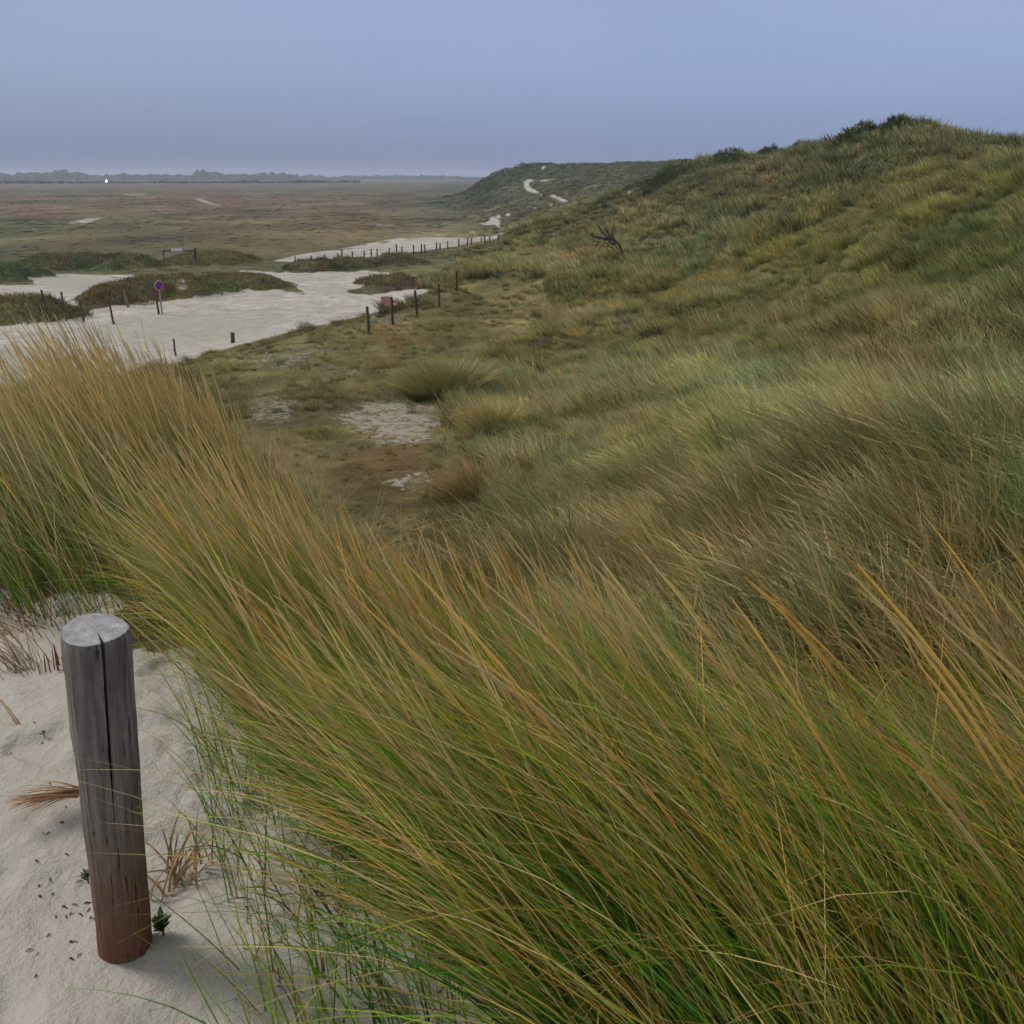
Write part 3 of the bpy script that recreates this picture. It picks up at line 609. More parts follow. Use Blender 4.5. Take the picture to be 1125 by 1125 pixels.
    # right foreground
    grow('marram_grass', [(.0,1.35),(.15,1.0),(.4,.75),(.8,.6),(2.0,.6),(2.8,1.7),(2.5,2.2),(1.6,2.0),(.9,1.9),(.5,1.65)], 25000, .84,
         'long blurred marram blades blown left across the right foreground', mx, (.30, .90), (.003, .006), heads=260, tipwarm=.55, dens=1.3, r0=.85, orng=.085, hw=.0032)
    # crest behind them, thinner, showing the hollow
    grow('marram_grass', [(.5,2.2),(1.6,2.2),(2.6,2.3),(3.4,2.8),(4.4,4.0),(3.2,4.6),(1.6,3.9),(.7,3.1)], 3600, .60,
         'sparse brown marram grass on the crest above the hollow', mx, (.35, .95), (.003, .006), heads=160, tipwarm=.9, dens=1.2)
    # thin upright shoots growing through the sand beside the post
    grow('marram_shoots', [(-.72,1.75),(-.55,1.45),(-.42,1.0),(-.15,.95),(-.05,1.3),(-.3,1.7),(-.6,2.3),(-.85,2.5),(-.9,2.2)], 820, .52,
         'thin upright green shoots growing out of the sand beside the near post', mx, (.12, .55), (.003, .0055), phs=.9, tipwarm=.15, dens=3, r0=.7)
    grow('marram_shoots', [(-.95,1.25),(-.6,1.1),(-.35,.9),(-.5,.8),(-1.0,.9)], 40, .40, 'few slender shoots in the sand at the bottom left corner', mx, (.2, .6), (.003, .005), phs=.8, tipwarm=.2, dens=3, r0=.7)

# ------------------------------------------------------------------ near post and small finds on the sand
def near_post():
    B = Vector(tuple(float(q) for q in at_z(138, 1030, 0))); T = Vector(tuple(float(q) for q in at_z(104.5, 692, .77)))
    g = float(H(B.x, B.y)[0]); L = (T-B).length; ax = (T-B).normalized(); rot = ax.to_track_quat('Z', 'Y'); 
    cam = Vector((-B.x, -B.y, 0)).normalized(); cam = rot.inverted()@cam; ax = Vector((0, 0, 1)); u = Vector((cam.x, cam.y, 0)).normalized(); w = ax.cross(u)   # u looks at the camera
    na, nz = 120, 90; V = []; Rr = .0585
    def rr(a, h):
        r = Rr*(1.0-.10*(1-h)+.03*(1-h)**8)+.0022*float(fbm(np.array([a*2.1+7]), np.array([h*7.]), 3)[0])
        r += .0012*math.sin(3*a+h*2)+.0008*float(fbm(np.array([a*9.]), np.array([h*3.]), 3)[0])+.0010*float(fbm(np.array([a*22.]), np.array([h*5.+9]), 2)[0])
        da = (a-(.12-.32*(1-h))+math.pi) % (2*math.pi)-math.pi       # the drying crack wanders down the front
        depth = min(1, max(0, (h-.46)/.30)); wd = .008+.034*depth
        if h > .46: r -= .040*depth*max(0, 1-(abs(da)/wd)**2)**.5 if abs(da) < wd else 0
        if h > .985: r -= .0025
        return r
    angs = []
    for k in range(na):
        angs.append(-math.pi+2*math.pi*k/na)
    angs += [.12-.32*(1-q)+e for q in (1, .8, .6) for e in (-.05, -.03, 0, .03, .05)]; angs = sorted(set(round(a, 4) for a in angs)); na = len(angs)
    zs = np.concatenate([np.linspace(-.12, .97, nz), [.985, .995, 1.0]]); nz = len(zs)
    for h in zs:
        for a in angs:
            r = rr(a, h); zz = h*L+(.004*math.sin(a*2+1) if h > .98 else 0); V.append(tuple(ax*zz+u*math.cos(a)*r+w*math.sin(a)*r))
    Fc = [(i*na+k, i*na+(k+1) % na, (i+1)*na+(k+1) % na, (i+1)*na+k) for i in range(nz-1) for k in range(na)]
    o = bpy.data.objects.new('wooden_post', bpy.data.meshes.new('wooden_post')); C.objects.link(o); o.data.from_pydata(V, [], Fc); o.data.update()
    g1 = N('weathered_wood'); tc = g1.n('ShaderNodeTexCoord').outputs['Object']; mp = g1.n('ShaderNodeMapping'); mp.inputs['Scale'].default_value = (1, 1, .07); g1.l(tc, mp.inputs[0]); v = mp.outputs[0]
    a = g1.noise(v, 90, 6, .7); b = g1.noise(v, 28, 4, .6); c = g1.noise(tc, 14, 4, .6); sep = g1.n('ShaderNodeSeparateXYZ'); g1.l(tc, sep.inputs[0])
    hz = g1.math('ADD', sep.outputs[2], g1.math('MULTIPLY', c, .25)); grey = g1.mix(g1.mr(a, .3, .7, 0, 1), (.085, .076, .068), (.25, .23, .208)); grey = g1.mix(g1.mr(b, .55, .7, 0, .6), grey, (.065, .05, .045))
    brown = g1.mix(g1.mr(a, .3, .7, 0, 1), (.095, .066, .048), (.26, .195, .145)); cc = g1.mix(g1.mr(hz, .30, .56, 0, 1), brown, grey)
    red = g1.mix(g1.mr(hz, .10, .46, 1, 0), cc, (.15, .070, .048)); g1.l(red, g1.b.inputs['Base Color']); g1.b.inputs['Roughness'].default_value = .9
    spl = g1.mr(g1.noise(v, 120, 3, .5), .64, .69, 0, 1); red = g1.mix(g1.math('MULTIPLY', spl, .75), red, (.022, .017, .015))
    kn = g1.mr(g1.noise(tc, 22, 3, .5), .69, .76, 0, .6); red = g1.mix(kn, red, (.045, .034, .03)); g1.l(red, g1.b.inputs['Base Color'])
    g1.bump(g1.math('SUBTRACT', g1.math('ADD', a, g1.math('MULTIPLY', b, .6)), g1.math('MULTIPLY', spl, 1.4)), 1.0, .005); o.data.materials.append(g1.m)
    for p in o.data.polygons: p.use_smooth = True
    # crown: sawn end grain as a part of its own
    top = V[-na:]; cen = ax*(L+.001); Vt, Ft = [], []; rings = [1, .93, .75, .5, .25]
    for q in rings:
        for k in range(na):
            p = Vector(top[k]); pr = p-ax*p.dot(ax); full = Rr*q; rad_ = min(pr.length*(.995 if q == 1 else 1), 99); rk = pr.length
            notch = rk < Rr*.9; s_ = min(rk*.995, Rr*q) if q < 1 else rk*.996
            zt = L+(.0012*math.sin(angs[k]*2+1)*3*q if 1 else 0)+(.0012 if q < 1 else -.0005)
            Vt.append(tuple(ax*zt+pr.normalized()*s_))
    Vt.append(tuple(ax*(L+.0015)))
    for i in range(len(rings)-1):
        for k in range(na): k2 = (k+1) % na; Ft.append((i*na+k, i*na+k2, (i+1)*na+k2, (i+1)*na+k))
    for k in range(na): Ft.append(((len(rings)-1)*na+k, (len(rings)-1)*na+(k+1) % na, len(Vt)-1))
    t = bpy.data.objects.new('end_grain', bpy.data.meshes.new('end_grain')); C.objects.link(t); t.data.from_pydata(Vt, [], Ft); t.data.update(); t.parent = o
    g2 = N('sawn_end'); tc = g2.n('ShaderNodeTexCoord').outputs['Object']; n1 = g2.noise(tc, 60, 6, .75); n2 = g2.noise(tc, 260, 3, .7)
    wv = g2.n('ShaderNodeTexWave', wave_type='RINGS', rings_direction='Z'); wv.inputs['Scale'].default_value = 70; wv.inputs['Distortion'].default_value = 3.5; g2.l(tc, wv.inputs['Vector'])
    cc = g2.mix(g2.mr(n1, .3, .7, 0, 1), (.15, .155, .17), (.39, .40, .44)); cc = g2.mix(g2.mr(wv.outputs['Fac'], .0, 1, 0, .25), cc, (.18, .17, .17)); cc = g2.mix(g2.mr(n2, .55, .7, 0, .6), cc, (.13, .12, .12))
    g2.l(cc, g2.b.inputs['Base Color']); g2.b.inputs['Roughness'].default_value = .95; g2.bump(n1, .7, .004); t.data.materials.append(g2.m)
    o.location = (B.x, B.y, B.z); o.rotation_mode = 'QUATERNION'; o.rotation_quaternion = rot; tagp(o, 'thick weathered round post with a long drying crack standing in the near sand', 'post')
    # the sand heaped and scooped at its foot is part of the ground mesh
def straw(name, px, py, n, L, phi, phs, col, label, th=(1.0, 1.5), w=.003, z0=.0, cat='dead grass', r_=.02):
    x, y, z = at_z(px, py, 0); x, y = float(x), float(y); g = float(H(x, y)[0])
    rt = np.stack([R.randn(n)*r_, R.randn(n)*r_, z0+0*R.rand(n)], 1)
    ph = phi+phs*R.randn(n); c = np.array(col)*(.6+.8*R.rand(n))[:, None]
    V, Q, cc = blades(rt, L*(.6+.5*R.rand(n)), ph, np.clip(th[0]+.12*R.randn(n), 0, 2), np.clip(th[1]+.1*R.randn(n), 0, 1.75), np.full(n, w), c, c*1.2, 5, (.2, .9), .25)
    o = npmesh(name, V, Q, M['blade'], None, cc); o.location = (x, y, g); tagp(o, label, cat); return o
def small_finds():
    straw('straw_bundle', 98, 893, 70, .17, math.pi+.45, .20, (.30, .19, .10), 'loose bundle of bleached straw lying on the sand left of the near post', (1.25, 1.62), .0032, .045, r_=.012)
    straw('dead_stubble', 68, 742, 16, .085, 1.2, 2.0, (.16, .055, .030), 'rusty brown stubble standing just behind the left edge of the near post', (.05, .15), .006, -.01, r_=.022)
    straw('dead_stalk', 24, 812, 4, .16, math.pi-.6, .18, (.26, .15, .08), 'two bent tan stalks lying on the sand near the left edge', (.9, 1.3), .004, .0, r_=.006)
    straw('dead_grass', 30, 745, 50, .26, math.pi-.35, .35, (.26, .18, .11), 'wispy dead grass blown flat at the left edge of the sand', (.7, 1.35), .003, r_=.03)
    straw('dead_grass', 190, 960, 34, .16, 1.2, 1.0, (.26, .18, .11), 'curled tan dead leaves right of the near post on the sand', (.3, 1.3), .006, r_=.03)
    straw('dead_grass', 385, 990, 60, .20, math.pi-.4, 1.0, (.24, .15, .09), 'matted brown dead grass where the sand meets the grass bank', (.4, 1.4), .004, r_=.08)
    straw('dead_grass', 20, 690, 60, .2, math.pi-.2, .6, (.22, .13, .08), 'rust brown dead grass at the left edge behind the sand', (.5, 1.4), .004, r_=.10)
    # seedlings: leaflets round a stem
    for px, py, s, lab, mt in [(51, 822, .018, 'tiny green seedling on the open sand left of the near post', 'leaf'), (95, 962, .030, 'small green seedling with a reddish leaf at the left side of the near post', 'leaf'), (178, 1020, .042, 'dark green rosette plant tucked against the right foot of the near post', 'leaf')]:
        x, y, z = [float(q) for q in at_z(px, py, 0)]; g = float(H(x, y)[0]); e = empty('seedling', (x, y, g)); tagp(e, lab, 'plant')
        MB().tube([(0, 0, -.01), (.002, .001, s*.5), (.0, .003, s)], s*.06, 6).build('stem', M['dirt'], e)
        n = 7 if s < .03 else 14 if s < .04 else 30
        for k in range(n):
            a = k*2.4; t = Vector((math.cos(a), math.sin(a), .5+.8*R.rand())).normalized(); b = Vector((0, 0, s*(.2+.8*R.rand()))); sd = t.cross(Vector((0, 0, 1))).normalized(); ll = s*(.5+.4*R.rand())
            v = [b, b+t*ll*.45+sd*ll*.22, b+t*ll, b+t*ll*.45-sd*ll*.22]; up = Vector((0, 0, ll*.07)); me = bpy.data.meshes.new('leaf'); me.from_pydata([tuple(q+up*(i % 2)) for i, q in enumerate(v)], [], [(0, 1, 3), (1, 2, 3)]); me.update()
            me.materials.append(M['rust'] if (k == 2 and s > .02 and s < .04) else M['leaf']); q = bpy.data.objects.new('leaf', me); C.objects.link(q); q.parent = e
    # dark specks: broken roots, seeds and droppings on the sand
    m = MB()
    for k in range(60):
        px = R.uniform(5, 420); py = R.uniform(700, 1120)
        if k < 36: px = R.normal(70, 26); py = R.normal(985, 42)
        x, y, z = [float(q) for q in at_z(px, py, 0)]
        if nearsand(np.array([x]), np.array([y]))[0] < .8: continue
        g = float(H(x, y)[0]); L = R.uniform(.003, .011); a = R.rand()*6.283; d = Vector((math.cos(a), math.sin(a), 0))*L
        m.tube([Vector((x, y, g+.001))-d, Vector((x+.001, y, g+.004)), Vector((x, y, g+.001))+d*R.uniform(.4, 1)], [.0008, R.uniform(.0009, .0024), .0007], 5)
    o = m.build('plant_debris', M['dirt']); tagp(o, 'dark specks of dry plant litter scattered over the near sand', 'litter', None, 'stuff')
    # long single stems crossing the sand
    for pts, lab, r_, c in [([(168,1120),(240,1060),(262,990)], None, 0, 0)]: pass
    P0 = [Vector(tuple(float(q) for q in at_z(455, 1140, .02))), Vector(tuple(float(q) for q in at_z(405, 1060, .12))), Vector(tuple(float(q) for q in at_z(350, 985, .24))), Vector(tuple(float(q) for q in at_z(318, 938, .32)))]
    o = MB().tube(P0, [.003, .0026, .0022, .0012], 6).build('bare_stem', M['branch']); tagp(o, 'single dark bare stem slanting over the sand at the bottom', 'stem')

# ------------------------------------------------------------------ posts, signs and fence of the clearing
def stake(name, px, ty, by, w_px, label, mat='wood', dx=0, parent=None, origin=None, rmin=30, group=None):
    x, y, z, r = ground(px, by, rmin); d = math.hypot(y*CP-(z-CH)*SP, 0); h = (by-ty)*d/F/ CP*1.0; rd = max(.04, w_px*d/F/2)
    lean = Vector((dx*d/F, 0, h)); m = MB(); segs = 5
    pts = [Vector((0, 0, -.25))]+[lean*(k/segs)+Vector((R.randn()*.006, R.randn()*.006, 0)) for k in range(segs+1)]
    rads = [rd*1.06]+[rd*(1.05-.12*k/segs) for k in range(segs+1)]; rads[-1] *= .82; pts.insert(-1, pts[-2].lerp(pts[-1], .93)); rads.insert(-1, rads[-2])
    m.tube(pts, rads, 10); o = m.build(name, M[mat], parent)
    o.location = Vector((x, y, z))-(Vector(origin) if origin else Vector((0, 0, 0)))
    if label: tagp(o, label, 'post', group)
    return o, Vector((x, y, z)), h, d
def furniture():
    G = 'posts round the sand clearing'
    for px, ty, by, w, lab, mt, dx in [
        (27,323,332,1.6,'tiny pale stub of a post at the left edge above the grassy hummock','palewood',0),
        (49,322,337,2.2,'short post half hidden behind the left grassy hummock','wood',-.5),
        (71,322.5,342,2.2,'dark post left of the long heather hummock, beside the far sand patch','wood',-.4),
        (92,333.6,355,2.6,'dark post at the left tip of the long heather hummock','wood',-.2),
        (125,332.8,357,2.4,'leaning dark post with a reddish foot, first on the open sand left of the sign','redwood',-1.5),
        (141,322,338,2.6,'pale leaning post against the heather hummock','palewood',-2.5),
        (174.5,326.5,346,2.2,'short dark post standing right beside the road sign','wood',-.6),
        (193,374,392,2.2,'post on the near edge of the sand, just above the tall grass','wood',0),
        (256,366.4,377,4.6,'short thick stump where the sand meets the turf','wood',.6),
        (141.5,305,308,2.4,'tiny dark stub on top of the heather hummock','wood',0)]:
        stake('wooden_post', px, ty, by, w, lab, mt, dx, group=G)
    G2 = 'posts climbing the turf to the right of the clearing'
    for px, ty, by, w, lab, mt, dx in [
        (405.6,340.3,368.7,3.2,'dark post nearest the camera in the row climbing the turf','wood',-.5),
        (458.2,321.2,347,2.8,'dark slightly leaning post, next one up from the red notice','redwood',-1.2),
        (482.6,314.6,338.5,2.4,'red brown post between the leaning post and the taller grass','redwood',0),
        (502,299.5,320.3,2.2,'post standing at the edge of the pale tall grass','redwood',0),
        (533,292.5,304.6,2.4,'farthest short post in the row, in pale grass','wood',0),
        (562,289.7,295,2.4,'low stub at the upper right end of the row','wood',0)]:
        stake('wooden_post', px, ty, by, w, lab, mt, dx, group=G2)
    # red notice on its post
    #
    o, p, h, d = stake('post', 431.8, 329.4, 358.1, 2.8, None, 'redwood', -.4, rmin=20)
    e = empty('notice_post', p); tagp(e, 'wooden post carrying a faded red square notice with torn corners', 'sign'); o.parent = e; o.location = (0, 0, 0)
    s = d/F; top = h
    def poly(name, P, y0, mat):
        m = MB(); n = len(P); m.v = [Vector(((a)*s, y0, top-(b)*s)) for a, b in P]+[Vector(((a)*s, y0+.012, top-(b)*s)) for a, b in P]
        m.f = [tuple(range(n)), tuple(range(2*n-1, n-1, -1))]+[(i, i+n, (i+1) % n+n, (i+1) % n) for i in range(n)]; return m.build(name, M[mat], e)
    poly('notice_board', [(-12,.3),(-8,-.4),(-4,-.6),(-1.4,-.2),(-1.2,9.6),(-5,10.4),(-8,9),(-10.2,5),(-11.6,2)], -.10, 'pink')
    poly('torn_corner', [(-2.8,-.8),(-1,-1),(-1,.8),(-2.4,.6)], -.118, 'white'); poly('torn_corner', [(1.5,7),(4.2,6.6),(4.4,8.2),(2,8.8)], -.10, 'white')
    # round road sign
    gx, gy, gz, r = ground(178.5, 346.5, 30); d = gy*CP-(gz-CH)*SP; s = d/F; e = empty('road_sign', (gx, gy, gz)); tagp(e, 'round blue road sign with a red rim on a thin grey pole', 'road sign')
    hh = 34.5*s/CP; MB().tube([(0, 0, -.2), (0, 0, hh*.45), (0, 0, hh*.92)], .035*1.5, 10).build('pole', M['metal'], e)
    rz = Matrix.Rotation(rad(46), 3, 'Z'); cz = hh-5.2*s; rd = 4.8*s
    def disc(name, r0, r1, y0, mat, parent):
        m = MB(); n = 40
        for yy in (y0, y0+.01):
            for rr in (r0, r1):
                for k in range(n): a = 2*math.pi*k/n; m.v.append(rz@Vector((rr*math.cos(a), yy-.07, rr*math.sin(a)))+Vector((0, 0, cz)))
        for k in range(n):
            k2 = (k+1) % n; m.f += [(k, k2, n+k2, n+k), (2*n+k, 3*n+k, 3*n+k2, 2*n+k2), (n+k, n+k2, 3*n+k2, 3*n+k)]
        return m.build(name, M[mat], parent)
    pl = disc('sign_plate', .001, rd*.985, 0, 'blue', e); disc('rim', rd*.78, rd, -.004, 'red', pl)
    MB().box(rz@Vector((0, -.076, 0))+Vector((0, 0, cz)), rd*1.5, .006, rd*.17, (rz.to_4x4()@Matrix.Rotation(rad(45), 4, 'Y')).to_3x3()).build('slash', M['red'], pl)
    disc('backing', .001, rd*1.06, .012, 'white', e)
    # barrier with white board behind the clearing
    gx, gy, gz, r = ground(181, 291, 60); d = gy*CP-(gz-CH)*SP; s = d/F; e = empty('height_barrier', (gx, gy, gz)); tagp(e, 'low wooden barrier with a white board on its bar, alone on the heath', 'barrier')
    hz = 15.5*s
    MB().tube([(0, 0, -.3), (0, 0, hz)], [.10, .09], 8).build('post', M['palewood'], e); MB().tube([(35*s, 0, -.3), (35*s, 0, hz+.2)], [.13, .12], 8).build('post', M['wood'], e)
    MB().box((18*s, 0, hz*.93), 37*s, .09, .12).build('crossbar', M['wood'], e, .01); b = MB().box((15.6*s, -.08, hz*1.0), 12.5*s, .03, 3.0*s).build('board', M['white'], e, .004)
    MB().box((15.6*s, -.045, hz*1.0), 15.5*s, .03, 4.4*s).build('board_frame', M['metal'], e, .004)
    # small white sign beside the far track
    gx, gy, gz, r = ground(519.4, 261, 60); d = gy*CP-(gz-CH)*SP; s = d/F; e = empty('small_sign', (gx, gy, gz)); tagp(e, 'small white sign plate on a short post beside the far sand track', 'sign')
    MB().tube([(0, 0, -.2), (0, 0, 5.5*s)], .05, 8).build('post', M['wood'], e); MB().box((0, -.07, 5.4*s), 4.2*s, .03, 2.1*s).build('plate', M['white'], e, .004)
    # long fence along the track
    L = [(324.5,282.4,288),(342.3,281.4,286.2),(357.2,279.9,285.2),(371.6,278.9,284.2),(376,274.9,284),(387.4,277.1,283.4),(400.5,275.9,283),(408,274.3,282.6),(414.5,274.6,282.4),(428.2,273.3,281.4),(436,269.9,281),(441.8,272,280.4),(454.5,270.4,279.8),(463.1,268.9,280.4),(467,269.8,278),(479.5,267.3,275.6),(483.5,268,275),(492,266,273.4),(504.2,263.3,271.4),(513.6,262.1,270),(518.1,262.6,269.6),(528.9,262.1,269),(532.3,260.5,269.4),(538,261,267.4),(547.3,259.2,267),(556,258.9,263),(565,257.6,261.6)]
    res = [ground(px, by, 60) for px, ty, by in L]; org = res[0][:3]; e = empty('post_and_wire_fence', org); tagp(e, 'long irregular post and wire fence along the far sand track', 'fence'); tops = []
    for (px, ty, by), g in zip(L, res):
        o, p, h, d = stake('post', px, ty, by, 1.5, None, 'wood', R.uniform(-.4, .4), e, org, rmin=60); tops.append((p-Vector(org), h))
    for f_ in (.5, .85): MB().tube([t+Vector((0, -.06, f_*min(h, 1.0))) for t, h in tops], .012, 5).build('wire', M['wire'], e)
    # dead bushes: crooked bare branches
    def dead(px, py, paths, label, w, rmin=20, twigs=()):
        gx, gy, gz, r = ground(px, py, rmin); d = gy*CP-(gz-CH)*SP; s = d/F; e = empty('dead_shrub', (gx, gy, gz)); tagp(e, label, 'dead shrub')
        if twigs:
            for P in twigs: dy = R.uniform(-.5, .5); MB().tube([Vector(((a-px)*s, dy+R.uniform(-.1, .1), (py-b)*s)) for a, b in P], [.5*s, .38*s, .15*s], 5).build('twig', M['branch'], e)
        for P in paths:
            pts = []; dep = R.uniform(-.3, .3)
            for i, (a, b) in enumerate(P): pts.append(Vector(((a-px)*s, dep*i/len(P)+R.uniform(-.06, .06), (py-b)*s+R.uniform(-.01, .01))))
            k = len(pts); MB().tube(pts, [w*s*(.45+.55*math.sin(math.pi*(i+.6)/k)) for i in range(k)], 7).build('branch', M['branch'], e)
    tw = []
    for k in range(30):
        a0 = R.rand(); bx = 652+a0*32; by = 268-6*math.sin(a0*3)+a0*14+R.uniform(-2, 6); an = R.uniform(-2.6, -.6); l_ = R.uniform(2.5, 7); b2 = an+R.uniform(-.9, .9)
        tw.append([(bx, by), (bx+math.cos(an)*l_*.5, by+math.sin(an)*l_*.5), (bx+math.cos(an)*l_*.5+math.cos(b2)*l_*.5, by+math.sin(an)*l_*.5+math.sin(b2)*l_*.5)])
    dead(672, 287, [[(684,287),(683,279),(681.5,274),(678,269),(674,266),(670,264.5),(665,262),(660,257),(656,251)],[(672,266),(668,265),(664,263)],[(676,269),(672,269),(667,267)],[(648.5,258.5),(651,262),(656,263),(662,264),(669,267)],[(664,253),(666,257),(669,262),(673,266)],[(671,254),(671,259),(674,266)]], 'crooked dark dead branches arching above the grass in mid slope', 1.35, 20, tw)
    dead(715, 376, [[(708,364),(710,370),(712,378)],[(712,362),(714,370),(715,378)],[(718,361),(718,369),(717,378)],[(723,361),(721,368),(719,378)],[(706,368),(711,372),(714,378)]], 'small cluster of dark bare twigs in the pale grass of the slope', .6)
    # far lamp
    x, y, z = [float(q) for q in at_r(117, 199, 900)]; e = empty('street_lamp', (x, y, PZ)); tagp(e, 'single lit white lamp in front of the far woods', 'lamp')
    MB().tube([(0, 0, -.2), (0, 0, z-PZ+.5)], [.12, .08], 8).build('pole', M['wood'], e)
    sp = MB(); sp.tube([(0, -.3, z-PZ-.9), (0, -.3, z-PZ-.6), (0, -.3, z-PZ), (0, -.3, z-PZ+.6), (0, -.3, z-PZ+.85)], [.1, .3, .4, .3, .1], 14).build('lamp_head', M['lamp'], e)

# ------------------------------------------------------------------ far woods: one mass of leaf clumps on the horizon
def woods():
    xs, ys, zs, hs = [], [], [], []; parts = []
    def belt(a0, a1, r0, depth, hfun, n, colr):
        a = rad(a0)+R.rand(n)*rad(a1-a0); r = r0+R.rand(n)*depth; x, y = r*np.sin(a), r*np.cos(a); hh = hfun(np.degrees(a), a)*(.75+.4*vnoise(a*260, a*0+r0*.01)+.3*(vnoise(a*700, a*0+3.)-.5)); hh = np.maximum(hh, 1.0)
        z = PZ+hh*np.sqrt(R.rand(n)); c = lin(colr)*1.5*(.6+.8*R.rand(n))[:, None]
        V, Q, cc = blades(np.stack([x, y, z-1.2], 1), 2+3.4*R.rand(n), R.rand(n)*6.283, .3+R.rand(n)*.8, 1.2+.6*R.rand(n), 2.2+2.6*R.rand(n), c*.8, c*1.2, 2, (.1, .9), .4); parts.append((V, Q, cc))
    crest = lambda d, a: 9.0+6*sst(-18.3, -17.9, d)*(1-sst(-16.9, -16.3, d))*(.7+.6*vnoise(a*400, a*0+5.))+3.5*fbm(a*40, a*0+2., 3)+4*sst(-26.6, -25.5, d)*(1-sst(-24.5, -23, d))*.8
    belt(-38, -12.5, 2700, 260, lambda d, a: crest(d, a)*1.6, 70000, (62,66,50)); belt(-13.2, 3.0, 3100, 300, lambda d, a: (11+7*fbm(a*60, a*0, 3))*(1-.65*sst(-3.5, -1.2, d)), 30000, (60,64,50)); belt(-38, -9, 1500, 160, lambda d, a: 1.2+2.2*vnoise(a*60, a*0), 14000, (60,64,50))
    V, Q, cc = merge(parts); o = npmesh('distant_woods', V, Q, M['shrub'], None, cc); tagp(o, 'low hazy blue grey woods along the horizon', 'woods', None, 'stuff')

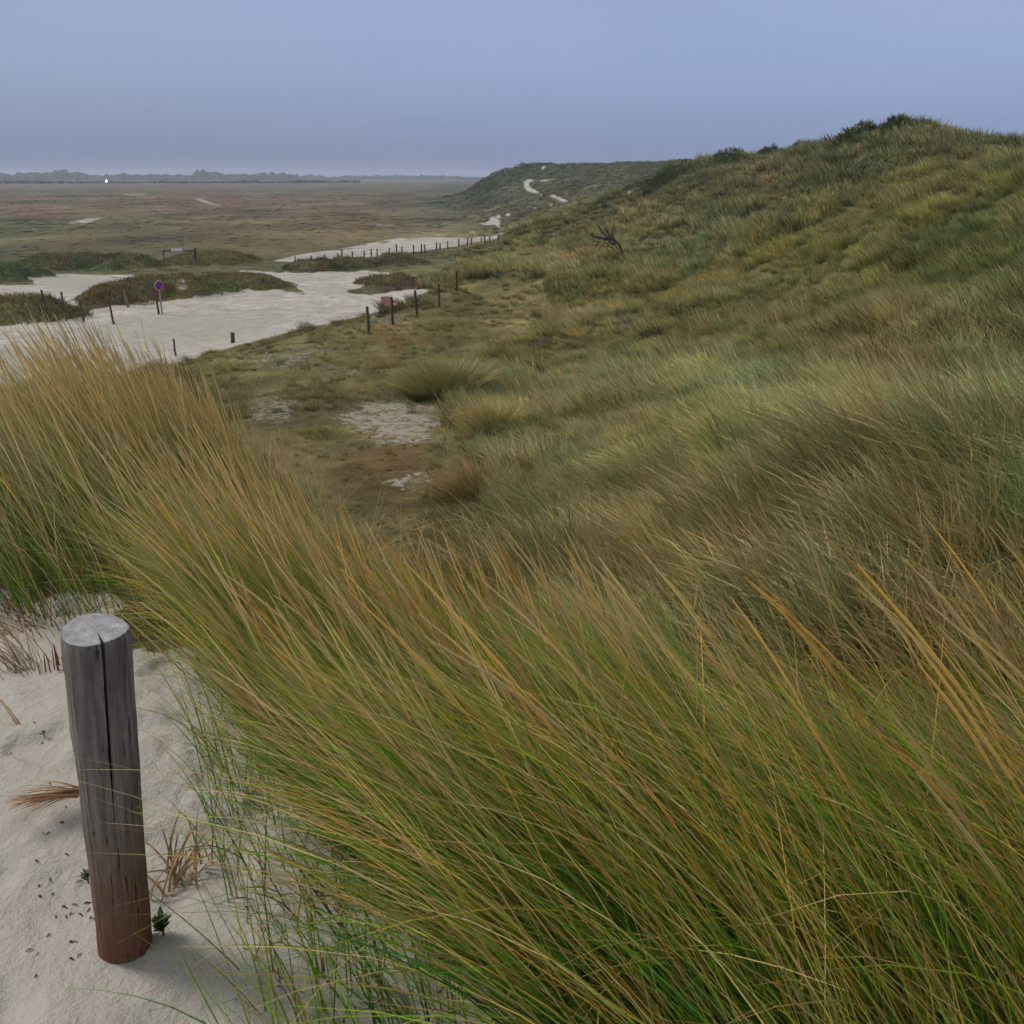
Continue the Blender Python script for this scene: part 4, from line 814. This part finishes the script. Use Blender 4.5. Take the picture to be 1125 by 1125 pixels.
# ------------------------------------------------------------------ air, light, camera
def air_and_light():
    m = bpy.data.materials.new('haze'); m.use_nodes = True; t = m.node_tree; t.nodes.clear(); o_ = t.nodes.new('ShaderNodeOutputMaterial'); v = t.nodes.new('ShaderNodeVolumePrincipled')
    v.inputs['Color'].default_value = (.70, .80, 1.0, 1); v.inputs['Density'].default_value = HAZE; v.inputs['Anisotropy'].default_value = .1; t.links.new(v.outputs[0], o_.inputs['Volume'])
    b = MB().box((0, 0, 14), 14400, 14400, 50); h = b.build('haze', m); tagp(h, 'thin bluish evening haze over the whole land', 'haze', None, 'stuff')
    w = bpy.data.worlds.new('World'); bpy.context.scene.world = w; w.use_nodes = True; t = w.node_tree; bg = t.nodes['Background']
    sky = t.nodes.new('ShaderNodeTexSky'); sky.sky_type = 'NISHITA'; sky.sun_disc = False; sky.sun_elevation = SUN_EL; sky.sun_rotation = SUN_AZ; sky.air_density = 1.4; sky.dust_density = 3.0; sky.ozone_density = 3
    sc = t.nodes.new('ShaderNodeMix'); sc.data_type = 'RGBA'; sc.blend_type = 'MULTIPLY'; sc.inputs[0].default_value = 1; t.links.new(sky.outputs[0], sc.inputs[6]); sc.inputs[7].default_value = (1, 1, 1, 1)
    tc = t.nodes.new('ShaderNodeTexCoord'); sp = t.nodes.new('ShaderNodeSeparateXYZ'); t.links.new(tc.outputs['Generated'], sp.inputs[0])
    rp = t.nodes.new('ShaderNodeValToRGB'); t.links.new(sp.outputs[2], rp.inputs[0]); e = rp.color_ramp.elements
    k = 10.0
    for i, (p, c) in enumerate([(0.0, (114,126,160)), (.035, (121,137,176)), (.10, (131,150,191)), (.20, (136,152,190)), (.55, (206,202,196))]):
        q = e[i] if i < 2 else e.new(p); q.position = p; q.color = tuple(lin(c))+(1,)
    mp = t.nodes.new('ShaderNodeMapping'); mp.inputs['Scale'].default_value = (1, 1, 3.5); t.links.new(tc.outputs['Generated'], mp.inputs[0])
    nz = t.nodes.new('ShaderNodeTexNoise'); nz.inputs['Scale'].default_value = 1.7; nz.inputs['Detail'].default_value = 4; nz.inputs['Roughness'].default_value = .45; t.links.new(mp.outputs[0], nz.inputs['Vector'])
    cm = t.nodes.new('ShaderNodeMix'); cm.data_type = 'RGBA'; cm.blend_type = 'MIX'; cr = t.nodes.new('ShaderNodeMapRange'); cr.inputs[1].default_value = .34; cr.inputs[2].default_value = .66; t.links.new(nz.outputs[0], cr.inputs[0]); t.links.new(cr.outputs[0], cm.inputs[0]); cm.inputs[6].default_value = (.90, .95, .98, 1); cm.inputs[7].default_value = (1.10, 1.06, 1.03, 1)
    # a faint brightening towards the west (+x)
    gx = t.nodes.new('ShaderNodeMapRange'); t.links.new(sp.outputs[0], gx.inputs[0]); gx.inputs[1].default_value = -.6; gx.inputs[2].default_value = .6; gx.inputs[3].default_value = .86; gx.inputs[4].default_value = 1.10
    ml = t.nodes.new('ShaderNodeMix'); ml.data_type = 'RGBA'; ml.blend_type = 'MULTIPLY'; ml.inputs[0].default_value = 1; t.links.new(rp.outputs[0], ml.inputs[6]); t.links.new(cm.outputs[2], ml.inputs[7])
    m2 = t.nodes.new('ShaderNodeMix'); m2.data_type = 'RGBA'; m2.blend_type = 'MULTIPLY'; m2.inputs[0].default_value = 1; t.links.new(ml.outputs[2], m2.inputs[6])
    m3 = t.nodes.new('ShaderNodeCombineColor'); [t.links.new(gx.outputs[0], m3.inputs[i]) for i in range(3)]; t.links.new(m3.outputs[0], m2.inputs[7])
    up = t.nodes.new('ShaderNodeMix'); up.data_type = 'RGBA'; up.blend_type = 'MULTIPLY'; up.inputs[0].default_value = 1; up.clamp_result = False; t.links.new(m2.outputs[2], up.inputs[6]); up.inputs[7].default_value = (k*SKYK,)*3+(1,)
    fin = t.nodes.new('ShaderNodeMix'); fin.data_type = 'RGBA'; fin.inputs[0].default_value = .88; t.links.new(sc.outputs[2], fin.inputs[6]); t.links.new(up.outputs[2], fin.inputs[7])
    t.links.new(fin.outputs[2], bg.inputs[0]); bg.inputs[1].default_value = .1
    L = bpy.data.lights.new('sun', 'SUN'); L.energy = SUN_E; L.angle = rad(17); L.color = (1, .90, .76); s = bpy.data.objects.new('sun', L); C.objects.link(s)
    d = Vector((math.sin(SUN_AZ)*math.cos(SUN_EL), math.cos(SUN_AZ)*math.cos(SUN_EL), math.sin(SUN_EL))); s.rotation_euler = d.to_track_quat('Z', 'Y').to_euler(); s.location = (0, 0, 60)
    cam = bpy.data.cameras.new('camera'); cam.sensor_width = 36; cam.lens = 32; cam.clip_start = .05; cam.clip_end = 20000; cam.dof.use_dof = True; cam.dof.focus_distance = 3.2; cam.dof.aperture_fstop = 16
    o = bpy.data.objects.new('camera', cam); C.objects.link(o); o.location = (0, 0, CH); o.rotation_euler = (math.pi/2-PITCH, 0, 0); bpy.context.scene.camera = o
    S = bpy.context.scene; S.view_settings.view_transform = 'Standard'; S.view_settings.look = 'None'; S.view_settings.exposure = EXPO; S.view_settings.gamma = 1
    S.cycles.use_denoising = True; S.cycles.use_adaptive_sampling = True; S.cycles.adaptive_threshold = .03; S.cycles.max_bounces = 4; S.cycles.diffuse_bounces = 2; S.cycles.volume_bounces = 0; S.cycles.transmission_bounces = 4; S.cycles.transparent_max_bounces = 6; S.cycles.sample_clamp_indirect = 4
HAZE = .00022; SKYK = .575; SUN_E = 1.5; EXPO = .95; SUN_EL = rad(48); SUN_AZ = rad(-70)

build_land()
dune_grass()
heath()
tussock(490, 436, 1.15, 1.7, 3000, 'large rounded grey green tussock beyond the pale litter patch', (84,84,56), .016, lean=.1)
tussock(540, 470, .6, 1.0, 900, 'wispy upright tuft on the right edge of the hollow', (104,96,62), .011)
tussock(425, 405, .5, .5, 420, 'small low tuft left of the large rounded tussock', (86,78,48), .011)
tussock(520, 545, .55, .85, 800, 'leaning brown tuft at the near right end of the hollow', (94,82,54), .009)
tussock(355, 480, .55, .35, 500, 'small dull tussock left of the pale litter patch', (76,74,46), .010)
tussock(838, 462, 1.0, .62, 1800, 'pale blue green tussock halfway up the near slope', (104,108,76), .010)
shrubs(); near_grass(); near_post(); small_finds(); furniture(); woods(); air_and_light()
